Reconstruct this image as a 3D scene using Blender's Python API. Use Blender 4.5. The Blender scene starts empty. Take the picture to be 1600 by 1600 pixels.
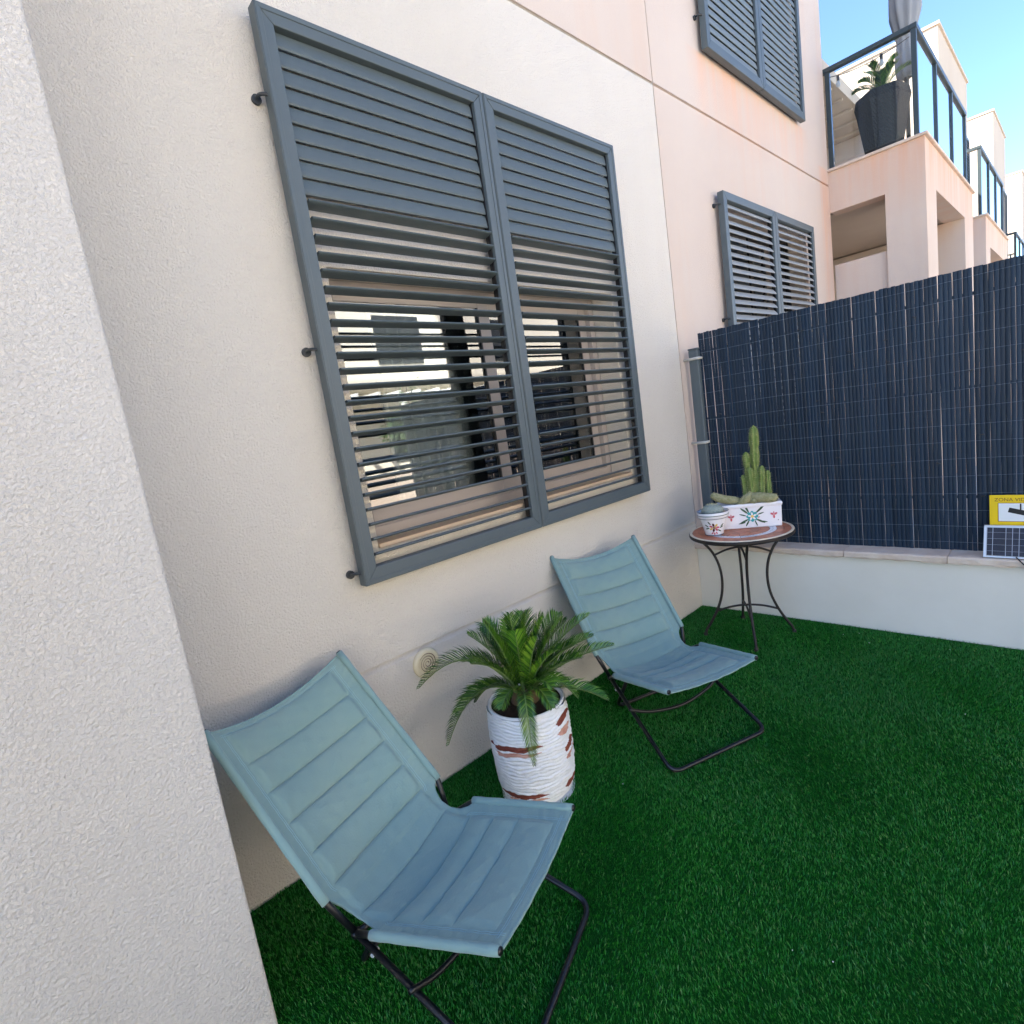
import bpy, bmesh, math, random
import numpy as np
from mathutils import Vector, Matrix
random.seed(7); rng = np.random.default_rng(7)
R = math.radians
S = bpy.context.scene
COL = S.collection

# ---------------------------------------------------------------- camera, sky, sun, exposure
def set_camera():
    yaw, p, r = R(-47.068), R(-8.674), R(-8.483)
    F = Vector((math.sin(yaw)*math.cos(p), math.cos(yaw)*math.cos(p), math.sin(p)))
    rt = F.cross(Vector((0, 0, 1))).normalized(); up = rt.cross(F)
    c, s = math.cos(r), math.sin(r)
    r2 = c*rt + s*up; u2 = -s*rt + c*up
    cd = bpy.data.cameras.new('camera'); cd.lens = 860.46/1600*36; cd.sensor_width = 36
    cd.clip_start = .05; cd.clip_end = 2000
    o = bpy.data.objects.new('camera', cd); COL.objects.link(o)
    m = Matrix((r2, u2, -F)).transposed().to_4x4(); m.translation = Vector((2.042, 0, 1.55))
    o.matrix_world = m; S.camera = o
set_camera()
SUN = Vector((-.60, -.62, .80)).normalized()
w = bpy.data.worlds.new('World'); S.world = w; w.use_nodes = True
nt = w.node_tree; bg = nt.nodes['Background']
sk = nt.nodes.new('ShaderNodeTexSky'); sk.sky_type = 'NISHITA'; sk.sun_disc = False
sk.sun_elevation = math.asin(SUN.z); sk.sun_rotation = math.atan2(SUN.x, SUN.y)
sk.air_density = .72; sk.dust_density = 0.; sk.ozone_density = 5.0
nt.links.new(sk.outputs[0], bg.inputs[0]); bg.inputs[1].default_value = .10
sl = bpy.data.lights.new('sun', 'SUN'); sl.energy = 5.0; sl.angle = R(.53); sl.color = (1, .91, .79)
so = bpy.data.objects.new('sun', sl); COL.objects.link(so)
so.rotation_euler = (-SUN).to_track_quat('-Z', 'Y').to_euler(); so.location = (-20, -20, 30)
S.view_settings.view_transform = 'Standard'; S.view_settings.look = 'None'
S.view_settings.exposure = 2.5; S.view_settings.gamma = 1
S.render.engine = 'CYCLES'
S.cycles.max_bounces = 10; S.cycles.diffuse_bounces = 6; S.cycles.transparent_max_bounces = 16
S.cycles.use_denoising = True

# ---------------------------------------------------------------- materials
def mat(name, col, rough=.6, spec=.5, metal=0., noise=None, bump=None, streak=None, rnd=0., sheen=0., trans=0.):
    """noise=(scale, amount, colour2); bump=(scale, distance, detail); streak=(scale, colour2, lo, hi)."""
    m = bpy.data.materials.new(name); m.use_nodes = True
    n = m.node_tree.nodes; l = m.node_tree.links; b = n['Principled BSDF']
    b.inputs['Roughness'].default_value = rough; b.inputs['Metallic'].default_value = metal
    b.inputs['Specular IOR Level'].default_value = spec
    if sheen: b.inputs['Sheen Weight'].default_value = sheen
    tc = n.new('ShaderNodeTexCoord')
    rgb = n.new('ShaderNodeRGB'); rgb.outputs[0].default_value = (*col, 1); cur = rgb.outputs[0]
    def mix(fac, a, bcol):
        x = n.new('ShaderNodeMix'); x.data_type = 'RGBA'
        l.new(fac, x.inputs[0]); l.new(a, x.inputs[6])
        if isinstance(bcol, tuple): x.inputs[7].default_value = (*bcol, 1)
        else: l.new(bcol, x.inputs[7])
        return x.outputs[2]
    def ramp(src, lo, hi, a=0., bv=1.):
        x = n.new('ShaderNodeMapRange'); l.new(src, x.inputs[0])
        x.inputs[1].default_value = lo; x.inputs[2].default_value = hi; x.inputs[3].default_value = a; x.inputs[4].default_value = bv
        return x.outputs[0]
    def nz(scale, detail=4, rough_=.6, vec=None, dist=0.):
        t = n.new('ShaderNodeTexNoise'); t.inputs['Scale'].default_value = scale; t.inputs['Detail'].default_value = detail
        t.inputs['Roughness'].default_value = rough_; t.inputs['Distortion'].default_value = dist
        l.new(vec if vec is not None else tc.outputs['Object'], t.inputs['Vector']); return t.outputs[0]
    if noise:
        sc, am, c2 = noise
        cur = mix(ramp(nz(sc), .35, .7, 0, am), cur, c2)
    if streak:
        sc, c2, lo, hi = streak
        mp = n.new('ShaderNodeMapping'); mp.inputs['Scale'].default_value = (sc, sc, sc*.09)
        l.new(tc.outputs['Object'], mp.inputs['Vector'])
        cur = mix(ramp(nz(1., 5, .65, mp.outputs[0]), lo, hi, 0, .8), cur, c2)
    if rnd:
        oi = n.new('ShaderNodeObjectInfo'); hs = n.new('ShaderNodeHueSaturation')
        l.new(ramp(oi.outputs['Random'], 0, 1, 1-rnd, 1+rnd), hs.inputs['Value']); l.new(cur, hs.inputs['Color']); cur = hs.outputs[0]
    l.new(cur, b.inputs['Base Color'])
    if bump:
        sc, dist, det = bump
        bp = n.new('ShaderNodeBump'); bp.inputs['Distance'].default_value = dist; bp.inputs['Strength'].default_value = 1
        l.new(nz(sc, det, .55), bp.inputs['Height']); l.new(bp.outputs[0], b.inputs['Normal'])
    return m

def stucco(name, col, col2, grain=75., depth=.0035, streak=None, stains=()):
    m = bpy.data.materials.new(name); m.use_nodes = True
    n = m.node_tree.nodes; l = m.node_tree.links; b = n['Principled BSDF']
    b.inputs['Roughness'].default_value = .92; b.inputs['Specular IOR Level'].default_value = .15
    tc = n.new('ShaderNodeTexCoord')
    def nz(scale, det, vec=None, dist=0., ro=.55):
        t = n.new('ShaderNodeTexNoise'); t.inputs['Scale'].default_value = scale; t.inputs['Detail'].default_value = det
        t.inputs['Distortion'].default_value = dist; t.inputs['Roughness'].default_value = ro
        l.new(vec if vec is not None else tc.outputs['Object'], t.inputs['Vector']); return t.outputs[0]
    def mr(src, lo, hi, a=0., bv=1.):
        x = n.new('ShaderNodeMapRange'); l.new(src, x.inputs[0])
        for i, v in enumerate((lo, hi, a, bv)): x.inputs[i+1].default_value = v
        return x.outputs[0]
    def mixc(fac, a, c):
        x = n.new('ShaderNodeMix'); x.data_type = 'RGBA'; l.new(fac, x.inputs[0])
        if isinstance(a, tuple): x.inputs[6].default_value = (*a, 1)
        else: l.new(a, x.inputs[6])
        x.inputs[7].default_value = (*c, 1); return x.outputs[2]
    cur = mixc(mr(nz(.9, 4), .35, .7), col, col2)
    pits = nz(grain*1.6, 2)
    cur = mixc(mr(pits, .30, .20, 0, .45), cur, tuple(c*.55 for c in col))
    if streak:
        mp = n.new('ShaderNodeMapping'); mp.inputs['Scale'].default_value = (3.2, 3.2, .22); l.new(tc.outputs['Object'], mp.inputs['Vector'])
        cur = mixc(mr(nz(1., 5, mp.outputs[0], 0, .6), .52, .78, 0, .55), cur, streak)
    for (ya, yb, zlo, zhi, colr) in stains:                  # rust runs below a ledge, with their own outline
        sp = n.new('ShaderNodeSeparateXYZ'); l.new(tc.outputs['Object'], sp.inputs[0])
        mp = n.new('ShaderNodeMapping'); mp.inputs['Scale'].default_value = (7., 7., .35); l.new(tc.outputs['Object'], mp.inputs['Vector'])
        def mul(a, c):
            x = n.new('ShaderNodeMath'); x.operation = 'MULTIPLY'; l.new(a, x.inputs[0]); l.new(c, x.inputs[1]); return x.outputs[0]
        f = mul(mr(sp.outputs[2], zlo, zhi), mr(sp.outputs[2], zhi+.03, zhi+.01)); f = mul(f, mul(mr(sp.outputs[1], ya-.15, ya+.1), mr(sp.outputs[1], yb+.15, yb-.1)))
        f = mul(f, mr(nz(1., 4, mp.outputs[0], 0, .6), .36, .66, .15, .95)); cur = mixc(f, cur, colr)
    l.new(cur, b.inputs['Base Color'])
    g = nz(grain, 5, None, .35, .62); big = nz(grain*.3, 3)
    ad = n.new('ShaderNodeMath'); ad.operation = 'MULTIPLY_ADD'; l.new(big, ad.inputs[0]); ad.inputs[1].default_value = .5; l.new(mr(g, .22, .80), ad.inputs[2])
    bp = n.new('ShaderNodeBump'); bp.inputs['Distance'].default_value = depth; bp.inputs['Strength'].default_value = 1
    l.new(ad.outputs[0], bp.inputs['Height']); l.new(bp.outputs[0], b.inputs['Normal'])
    return m

def glass_mat(name, tint=(.92, .96, .96), refl=1.0):
    m = bpy.data.materials.new(name); m.use_nodes = True
    n = m.node_tree.nodes; l = m.node_tree.links; n.remove(n['Principled BSDF'])
    t = n.new('ShaderNodeBsdfTransparent'); t.inputs[0].default_value = (*tint, 1)
    g = n.new('ShaderNodeBsdfGlossy'); g.inputs['Roughness'].default_value = .01; g.inputs[0].default_value = (1, 1, 1, 1)
    f = n.new('ShaderNodeFresnel'); f.inputs[0].default_value = 1.52
    mu = n.new('ShaderNodeMath'); mu.operation = 'MULTIPLY'; mu.use_clamp = True; mu.inputs[1].default_value = refl; l.new(f.outputs[0], mu.inputs[0])
    x = n.new('ShaderNodeMixShader'); l.new(mu.outputs[0], x.inputs[0]); l.new(t.outputs[0], x.inputs[1]); l.new(g.outputs[0], x.inputs[2])
    l.new(x.outputs[0], n['Material Output'].inputs[0]); return m

M = {}
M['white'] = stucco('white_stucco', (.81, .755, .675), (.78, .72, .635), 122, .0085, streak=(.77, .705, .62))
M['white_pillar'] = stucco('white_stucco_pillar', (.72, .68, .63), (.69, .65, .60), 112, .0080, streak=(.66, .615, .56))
M['peach'] = stucco('peach_stucco', (.585, .50, .435), (.56, .465, .40), 80, .0016, streak=(.60, .42, .32))
M['peach_stained'] = stucco('peach_stucco_stained', (.585, .50, .435), (.56, .465, .40), 80, .0016, streak=(.60, .42, .32), stains=[(4.4,6.65,3.45,4.06,(.66,.42,.31)),(7.1,7.6,1.0,3.8,(.66,.40,.28))])
M['peach_porch'] = stucco('peach_stucco_porch', (.63, .525, .44), (.60, .485, .40), 80, .0016, streak=(.60, .40, .29), stains=[(7.0,26,3.1,3.82,(.66,.38,.25))])
M['cream'] = stucco('cream_stucco', (.50, .42, .335), (.47, .385, .305), 40, .001)
M['soffit'] = mat('porch_plaster', (.52, .44, .36), .9, .1, noise=(2, .4, (.44, .36, .29)))
M['lowwall'] = mat('painted_low_wall', (.78, .75, .665), .75, .2, noise=(1.6, .8, (.69, .665, .58)), bump=(28, .0012, 4))
M['coping'] = mat('pink_stone', (.60, .47, .37), .8, .2, noise=(9, .9, (.70, .60, .50)), bump=(60, .003, 5), rnd=.08)
M['shutter'] = mat('blue_grey_aluminium', (.082, .104, .114), .45, .4, noise=(3, .5, (.093, .115, .125)), bump=(14, .0004, 3))
M['slat'] = mat('blue_grey_slat', (.084, .108, .118), .48, .4, noise=(5, .5, (.070, .092, .102)))
M['slatgrey'] = mat('weathered_grey_slat', (.30, .315, .315), .5, .4, noise=(6, .5, (.25, .265, .27)))
M['slatblue'] = mat('faded_blue_slat', (.155, .185, .195), .5, .4, noise=(6, .5, (.13, .16, .17)))
M['darkmetal'] = mat('dark_metal', (.03, .035, .04), .45, .5)
M['railmetal'] = mat('charcoal_rail', (.03, .045, .05), .4, .5)
M['black'] = mat('black_tube', (.008, .008, .010), .35, .5)
M['iron'] = mat('wrought_iron', (.022, .017, .015), .5, .4, bump=(90, .0006, 3))
M['fabric'] = mat('teal_canvas', (.195, .305, .290), .85, .15, noise=(5, .75, (.225, .322, .292)), bump=(150, .0012, 5), sheen=.25)
M['hem'] = mat('teal_canvas_hem', (.205, .318, .303), .85, .15, bump=(320, .0006, 3), sheen=.25)
M['stitch'] = mat('pale_thread', (.25, .41, .45), .8)
M['cane'] = mat('dark_blue_cane', (.006, .018, .036), .48, .3, streak=(9, (.013, .030, .052), .45, .75), rnd=.30)
M['wire'] = mat('pale_thread_wire', (.13, .17, .21), .5)
M['frame_taupe'] = mat('taupe_frame', (.46, .40, .36), .45, .4)
M['seal'] = mat('black_seal', (.012, .012, .012), .6)
M['sill'] = mat('beige_sill', (.62, .48, .36), .7, .2, noise=(5, .5, (.55, .42, .31)))
M['glass'] = glass_mat('window_glass', (.80, .84, .84), 3.2)
M['railglass'] = glass_mat('rail_glass', (.93, .96, .97), 1.0)
M['darkroom'] = mat('dark_room', (.02, .02, .02), .9)  # near-black colour standing for the darkness of an unlit room
M['railglass_side'] = glass_mat('rail_glass_side', (.90, .95, .97), 2.4)
M['room'] = mat('room_paint', (.46, .44, .41), .9)
M['curtain'] = mat('sheer_curtain', (.62, .62, .60), .9)
M['lawn'] = mat('turf_backing', (.006, .075, .007), .95, .1, noise=(30, .8, (.004, .040, .005)))
M['terracotta'] = mat('terracotta_tile', (.50, .165, .085), .45, .4, noise=(25, .7, (.62, .24, .13)), rnd=.18)
M['ceramic'] = mat('white_ceramic', (.80, .78, .80), .18, .5)
M['tilewhite'] = mat('white_tile', (.76, .74, .76), .3, .5, rnd=.06)
M['cream_edge'] = mat('cream_edge', (.78, .68, .52), .4)
M['potwhite'] = mat('white_painted_pot', (.78, .79, .79), .6, .3, noise=(18, .5, (.68, .70, .72)), bump=(70, .003, 4))
M['redbrick'] = mat('bare_clay', (.15, .035, .025), .8, .2, noise=(40, .8, (.26, .08, .05)), bump=(90, .002, 4))
M['pinkclay'] = mat('pink_clay', (.46, .22, .16), .8, .2, noise=(40, .7, (.66, .42, .33)))
M['soil'] = mat('potting_soil', (.035, .022, .015), .95, .1, bump=(60, .006, 5))
M['frond'] = mat('cycad_leaf', (.085, .205, .014), .34, .5, noise=(4, .7, (.035, .115, .012)), rnd=.35)
M['frond_dark'] = mat('cycad_leaf_dark', (.022, .085, .010), .38, .45, rnd=.3)
M['frond_tip'] = mat('cycad_leaf_young', (.15, .27, .025), .36, .5, rnd=.3)
M['rachis'] = mat('cycad_stalk', (.13, .20, .05), .5)
M['trunk'] = mat('cycad_trunk', (.10, .06, .03), .9, bump=(60, .006, 4))
M['cactus'] = mat('green_cactus', (.11, .18, .035), .6, .3, noise=(40, .9, (.24, .27, .09)))
M['cactusrib'] = mat('cactus_spine', (.55, .52, .28), .8)
M['fuzzy'] = mat('fuzzy_cactus', (.25, .25, .12), .95, .1, noise=(60, .8, (.42, .40, .26)), bump=(170, .006, 3))
M['fuzzygrey'] = mat('grey_cactus', (.26, .31, .27), .95, .1, noise=(60, .8, (.38, .42, .38)), bump=(170, .005, 3))
M['yellow'] = mat('yellow_plastic', (.80, .55, .005), .4, .4)
M['signwhite'] = mat('sign_white', (.78, .80, .80), .4)
M['ink'] = mat('black_ink', (.008, .008, .008), .5)
M['brownink'] = mat('brown_ink', (.22, .06, .01), .5)
M['alu'] = mat('aluminium_edge', (.62, .65, .67), .35, .5, .3)
M['cell'] = mat('solar_cell', (.014, .012, .016), .3, .4, noise=(18, .6, (.04, .035, .045)))
M['cellline'] = mat('cell_line', (.45, .46, .48), .4)
M['rattan'] = mat('dark_rattan', (.032, .030, .030), .6, .4, bump=(55, .008, 1))
M['parasol'] = mat('grey_parasol_cloth', (.27, .28, .29), .9, .1, noise=(4, .5, (.21, .22, .23)))
M['concrete'] = mat('pale_ground', (.54, .51, .46), .9, .1, noise=(.8, .6, (.48, .455, .415)))
M['tealp'] = mat('paint_teal', (.02, .30, .32), .3); M['bluep'] = mat('paint_blue', (.02, .07, .12), .3)
M['greenp'] = mat('paint_green', (.02, .07, .03), .3); M['pinkp'] = mat('paint_pink', (.55, .10, .13), .3)
M['yelp'] = mat('paint_yellow', (.70, .48, .10), .3); M['brownp'] = mat('paint_brown', (.08, .02, .015), .3)
M['ventp'] = mat('cream_plastic', (.66, .58, .40), .4)
M['leafg'] = mat('hedge_leaf', (.05, .09, .03), .6, rnd=.2)
M['bulb'] = mat('clear_bulb', (.7, .72, .74), .1, .6)
M['clamp'] = mat('pale_clamp', (.52, .51, .46), .5)

# ---------------------------------------------------------------- mesh helpers
class MB:
    def __init__(s): s.v = []; s.f = []; s.mi = []
    def add(s, vs, fs, m=0):
        o = len(s.v); s.v += [tuple(p) for p in vs]; s.f += [tuple(i+o for i in f) for f in fs]; s.mi += [m]*len(fs); return s
    def box(s, a, b, m=0):
        (x0, y0, z0), (x1, y1, z1) = a, b
        vs = [(x0,y0,z0),(x1,y0,z0),(x1,y1,z0),(x0,y1,z0),(x0,y0,z1),(x1,y0,z1),(x1,y1,z1),(x0,y1,z1)]
        return s.add(vs, [(0,3,2,1),(4,5,6,7),(0,1,5,4),(1,2,6,5),(2,3,7,6),(3,0,4,7)], m)
    def tube(s, pts, r, n=10, m=0, cap=True):
        pts = [Vector(p) for p in pts]; N = len(pts)
        rs = r if isinstance(r, (list, tuple)) else [r]*N
        t0 = (pts[1]-pts[0]).normalized(); a = Vector((0,0,1)) if abs(t0.z) < .9 else Vector((1,0,0))
        u = t0.cross(a).normalized(); vs = []
        for i, p in enumerate(pts):
            t = (pts[min(i+1,N-1)]-pts[max(i-1,0)]).normalized()
            u = (u - t*u.dot(t)).normalized(); v = t.cross(u)
            for k in range(n):
                an = 2*math.pi*k/n; vs.append(p + rs[i]*(u*math.cos(an)+v*math.sin(an)))
        fs = [(i*n+k, i*n+(k+1)%n, (i+1)*n+(k+1)%n, (i+1)*n+k) for i in range(N-1) for k in range(n)]
        if cap: fs += [tuple(range(n-1,-1,-1)), tuple((N-1)*n+k for k in range(n))]
        return s.add(vs, fs, m)
    def lathe(s, prof, n=32, m=0, c=(0,0,0), closed=False):
        vs = []; fs = []
        for (r, z) in prof:
            for k in range(n):
                a = 2*math.pi*k/n; vs.append((c[0]+r*math.cos(a), c[1]+r*math.sin(a), c[2]+z))
        for i in range(len(prof)-1):
            for k in range(n): fs.append((i*n+k, i*n+(k+1)%n, (i+1)*n+(k+1)%n, (i+1)*n+k))
        return s.add(vs, fs, m)
    def mesh(s, name, mats, smooth=False):
        me = bpy.data.meshes.new(name); me.from_pydata(s.v, [], s.f)
        for m in (mats if isinstance(mats, (list, tuple)) else [mats]): me.materials.append(M[m])
        me.polygons.foreach_set('material_index', s.mi)
        if smooth: me.polygons.foreach_set('use_smooth', [True]*len(me.polygons))
        me.update(); return me
    def build(s, name, mats, parent=None, smooth=False, bevel=0., seg=2):
        return link(name, s.mesh(name, mats, smooth), parent, bevel, seg)
def link(name, me, parent=None, bevel=0., seg=2):
    o = bpy.data.objects.new(name, me); COL.objects.link(o); o.parent = parent
    if bevel:
        b = o.modifiers.new('bevel', 'BEVEL'); b.width = bevel; b.segments = seg; b.limit_method = 'ANGLE'; b.angle_limit = R(40)
    return o
def empty(name, loc=(0,0,0), rz=0):
    o = bpy.data.objects.new(name, None); COL.objects.link(o); o.location = loc; o.rotation_euler = (0,0,rz); o.empty_display_size = .1; return o
def tag(o, label=None, cat=None, group=None, kind=None):
    if label: o['label'] = label
    if cat: o['category'] = cat
    if group: o['group'] = group
    if kind: o['kind'] = kind
    return o
def copy_tree(o, parent=None):
    c = o.copy(); COL.objects.link(c); c.parent = parent
    for ch in list(o.children): copy_tree(ch, c)
    return c
def fillet(pts, rad, n=7):
    pts = [Vector(p) for p in pts]; out = [pts[0]]
    for i in range(1, len(pts)-1):
        a, p, b = pts[i-1], pts[i], pts[i+1]
        d1 = (a-p).normalized(); d2 = (b-p).normalized(); r = min(rad, (a-p).length*.45, (b-p).length*.45)
        q0, q1 = p+d1*r, p+d2*r
        for k in range(n+1):
            t = k/n; out.append((1-t)**2*q0 + 2*t*(1-t)*p + t*t*q1)
    out.append(pts[-1]); return out
def spline(pts, n=8):
    P = [Vector(p) for p in pts]; P = [2*P[0]-P[1]] + P + [2*P[-1]-P[-2]]; out = []
    for i in range(1, len(P)-2):
        for k in range(n):
            t = k/n; a,b,c,d = P[i-1],P[i],P[i+1],P[i+2]
            out.append(.5*((2*b)+(-a+c)*t+(2*a-5*b+4*c-d)*t*t+(-a+3*b-3*c+d)*t**3))
    out.append(P[-2]); return out

# ---------------------------------------------------------------- ground and lawn
g = MB(); g.add([(-400,-400,-.03),(400,-400,-.03),(400,900,-.03),(-400,900,-.03)], [(0,1,2,3)])
tag(g.build('ground', 'concrete'), kind='structure')
g = MB(); g.box((0,-3.0,-.028),(3.9,3.728,.0))
tag(g.build('lawn', 'lawn'), kind='structure')

def grass():
    N = 460000
    x = rng.uniform(.0, 3.5, N*2); y = rng.uniform(-.25, 3.722, N*2)
    d = np.hypot(x-2.04, y); keep = rng.random(N*2) < np.clip(1.25-d*.14, .55, 1)   # nearer is denser
    keep &= ~((x < .5) & (y < .272)); keep &= np.hypot(x-.392, y-1.452) > .152
    x, y = x[keep][:N], y[keep][:N]; n = len(x)
    patch = np.sin(x*3.1+y*1.7)+np.sin(y*4.3-x*2.2+1.)+.6*np.sin(x*9+y*7)
    h = rng.uniform(.007, .0135, n); wd = rng.uniform(.0008, .0013, n)
    a = rng.uniform(0, 2*np.pi, n); lean = rng.uniform(.15, .9, n)*h
    la = 2.2+.9*patch+rng.normal(0, .9, n); lx, ly = np.cos(la)*lean, np.sin(la)*lean
    dx, dy = np.cos(a)*wd, np.sin(a)*wd
    z0 = np.full(n, -.002)
    V = np.empty((n, 5, 3))
    V[:,0] = np.stack([x-dx, y-dy, z0], 1); V[:,1] = np.stack([x+dx, y+dy, z0], 1)
    V[:,2] = np.stack([x+lx*.35+dx*.9, y+ly*.35+dy*.9, h*.6], 1); V[:,3] = np.stack([x+lx*.35-dx*.9, y+ly*.35-dy*.9, h*.6], 1)
    V[:,4] = np.stack([x+lx, y+ly, h], 1)
    V[:,:,0] = np.maximum(V[:,:,0], .001); V[:,:,1] = np.minimum(V[:,:,1], 3.7225)
    base = np.arange(n)[:,None]*5
    quads = base + np.array([0,1,2,3]); tris = base + np.array([3,2,4])
    me = bpy.data.meshes.new('grass_blades')
    me.vertices.add(n*5); me.vertices.foreach_set('co', V.reshape(-1))
    me.loops.add(n*7); li = np.concatenate([quads, tris], 1).reshape(-1); me.loops.foreach_set('vertex_index', li.astype(np.int32))
    me.polygons.add(n*2); ls = (np.arange(n)[:,None]*7+np.array([0,4])).reshape(-1)
    me.polygons.foreach_set('loop_start', ls.astype(np.int32))
    mi = (rng.random(n) < .30).astype(int); mi[rng.random(n) < .035] = 2
    mi = np.clip(mi, 0, 2); me.update(calc_edges=True)
    for k, (c, c2) in enumerate((((.012,.185,.010),(.007,.130,.010)), ((.020,.235,.018),(.014,.190,.030)), ((.13,.30,.075),(.10,.25,.06)))):
        m = mat('turf_blade_%d' % k, c, .45, .45, noise=(1.1, 1., c2))
        me.materials.append(m)
    me.polygons.foreach_set('material_index', np.repeat(mi, 2).astype(np.int32))
    me.validate()
    tag(link('artificial_grass', me), 'short deep green artificial grass covering the patio', 'grass', kind='stuff')
grass()

b = MB()
for k in range(8):
    x, y = random.choice([(random.uniform(.9,1.7),random.uniform(3.45,3.70)),(random.uniform(.1,.7),random.uniform(.4,1.2)),(random.uniform(.6,2.2),random.uniform(1.2,3.4))]); q = random.uniform(.0015,.003)
    z = .0125; b.add([(x-q,y,z),(x,y-q*.7,z+.001),(x+q,y,z),(x,y+q*.8,z+.001),(x,y,z+q*.8),(x,y,z-.003)], [(0,1,4),(1,2,4),(2,3,4),(3,0,4),(1,0,5),(2,1,5),(3,2,5),(0,3,5)])
tag(b.build('plaster_crumbs', 'signwhite'), 'tiny white plaster crumbs scattered on the artificial grass', 'debris', kind='stuff')

# ---------------------------------------------------------------- walls with grooves and window openings
def wall_sheet(mb, y0, y1, z0, z1, holes, grooves, mwhite, mtop, split, rev=.15, gd=.020):
    """sheet at x=0 facing +x; holes (ya,yb,za,zb); grooves: list of z centres; split: z where paint changes."""
    gh = .011
    zs = {z0, z1, split}; ys = {y0, y1}
    for (a,b,c,d) in holes: zs |= {c,d}; ys |= {a,b}
    gset = []
    for gz in grooves:
        gh = .014 if gz < 2 else .010
        zs |= {gz-gh, gz+gh}; gset.append((gz-gh, gz+gh))
    zs = sorted(zs); ys = sorted(ys)
    for i in range(len(zs)-1):
        za, zb = zs[i], zs[i+1]; zc = (za+zb)/2
        ing = any(a < zc < b for a,b in gset); m = mwhite if zc < split else mtop
        for j in range(len(ys)-1):
            ya, yb = ys[j], ys[j+1]; yc = (ya+yb)/2
            if any(a < yc < b and c < zc < d for a,b,c,d in holes): continue
            if not ing: mb.add([(0,ya,za),(0,yb,za),(0,yb,zb),(0,ya,zb)], [(0,1,2,3)], m)
            else:
                zm = zb-(zb-za)*.30; zt = zb-.002
                mb.add([(0,ya,za),(0,yb,za),(-gd,yb,zm),(-gd,ya,zm)], [(0,1,2,3)], m)
                mb.add([(-gd,ya,zm),(-gd,yb,zm),(-gd,yb,zt),(-gd,ya,zt)], [(0,1,2,3)], m)
                mb.add([(-gd,ya,zt),(-gd,yb,zt),(0,yb,zb),(0,ya,zb)], [(0,1,2,3)], m)
    for (a,b,c,d) in holes:
        mb.add([(0,a,c),(0,a,d),(-rev,a,d),(-rev,a,c)], [(0,1,2,3)], mwhite if c < split else mtop)
        mb.add([(0,b,c),(-rev,b,c),(-rev,b,d),(0,b,d)], [(0,1,2,3)], mwhite if c < split else mtop)
        mb.add([(0,a,d),(0,b,d),(-rev,b,d),(-rev,a,d)], [(0,1,2,3)], mwhite if c < split else mtop)
        mb.add([(0,a,c),(-rev,a,c),(-rev,b,c),(0,b,c)], [(0,1,2,3)], mwhite if c < split else mtop)

def window(parent, ya, yb, za, zb, x=-.15, detail=True, fm='frame_taupe'):
    """sliding window of two sashes inside the opening."""
    d = .05; t = .045
    f = MB(); f.box((x-d,ya,za),(x,ya+t,zb)); f.box((x-d,yb-t,za),(x,yb,zb)); f.box((x-d,ya+t,zb-t),(x,yb-t,zb)); f.box((x-d,ya+t,za),(x,yb-t,za+t*1.4))
    fr = f.build('window', fm, parent, bevel=.003)
    ym = (ya+yb)/2; sw = .075
    for k, (a, b, xs) in enumerate(((ya+t-.01, ym+.04, x-.012), (ym-.04, yb-t+.01, x-.036))):
        s = MB(); zl, zh = za+t*1.4-.01, zb-t+.01
        s.box((xs-.02,a,zl),(xs,a+sw*.75,zh)); s.box((xs-.02,b-sw,zl),(xs,b,zh))
        s.box((xs-.02,a+sw*.75,zh-sw*.6),(xs,b-sw,zh)); s.box((xs-.02,a+sw*.75,zl),(xs,b-sw,zl+sw*1.2))
        s.build('sash', fm, fr, bevel=.003)
        p = MB(); p.box((xs-.013,a+sw*.75-.004,zl+sw*1.2-.004),(xs-.009,b-sw+.004,zh-sw*.6+.004)); p.build('pane', 'glass', fr)
        if detail:
            q = MB(); q.box((xs-.008,b-sw-.011,zl+sw*1.2),(xs+.002,b-sw-.001,zh-sw*.6)); q.build('seal', 'seal', fr)
    if detail:
        q = MB(); q.box((-.30, ya+.02, za-.06),(.02, yb-.02, za-.002)); 
        s = MB(); s.box((x, ya+.002, za-.004),(.012, yb-.002, za+.016)); s.build('sill', 'sill', fr, bevel=.004)
    return fr

def house_shell(parent, y0, y1, z1, name='shell', m='cream', x1=-.16, bottom=0.):
    b = MB(); b.box((-7.5, y0, bottom), (-6.6, y1, z1)); b.box((-6.6, y0, bottom), (x1, y0+.12, z1)); b.box((-6.6, y1-.12, bottom), (x1, y1, z1))
    b.box((-6.6, y0+.12, z1-.25), (x1, y1-.12, z1-.02)); b.box((-6.6, y0+.12, bottom-.2), (x1, y1-.12, bottom-.02))
    return b.build(name, m, parent)

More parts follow.
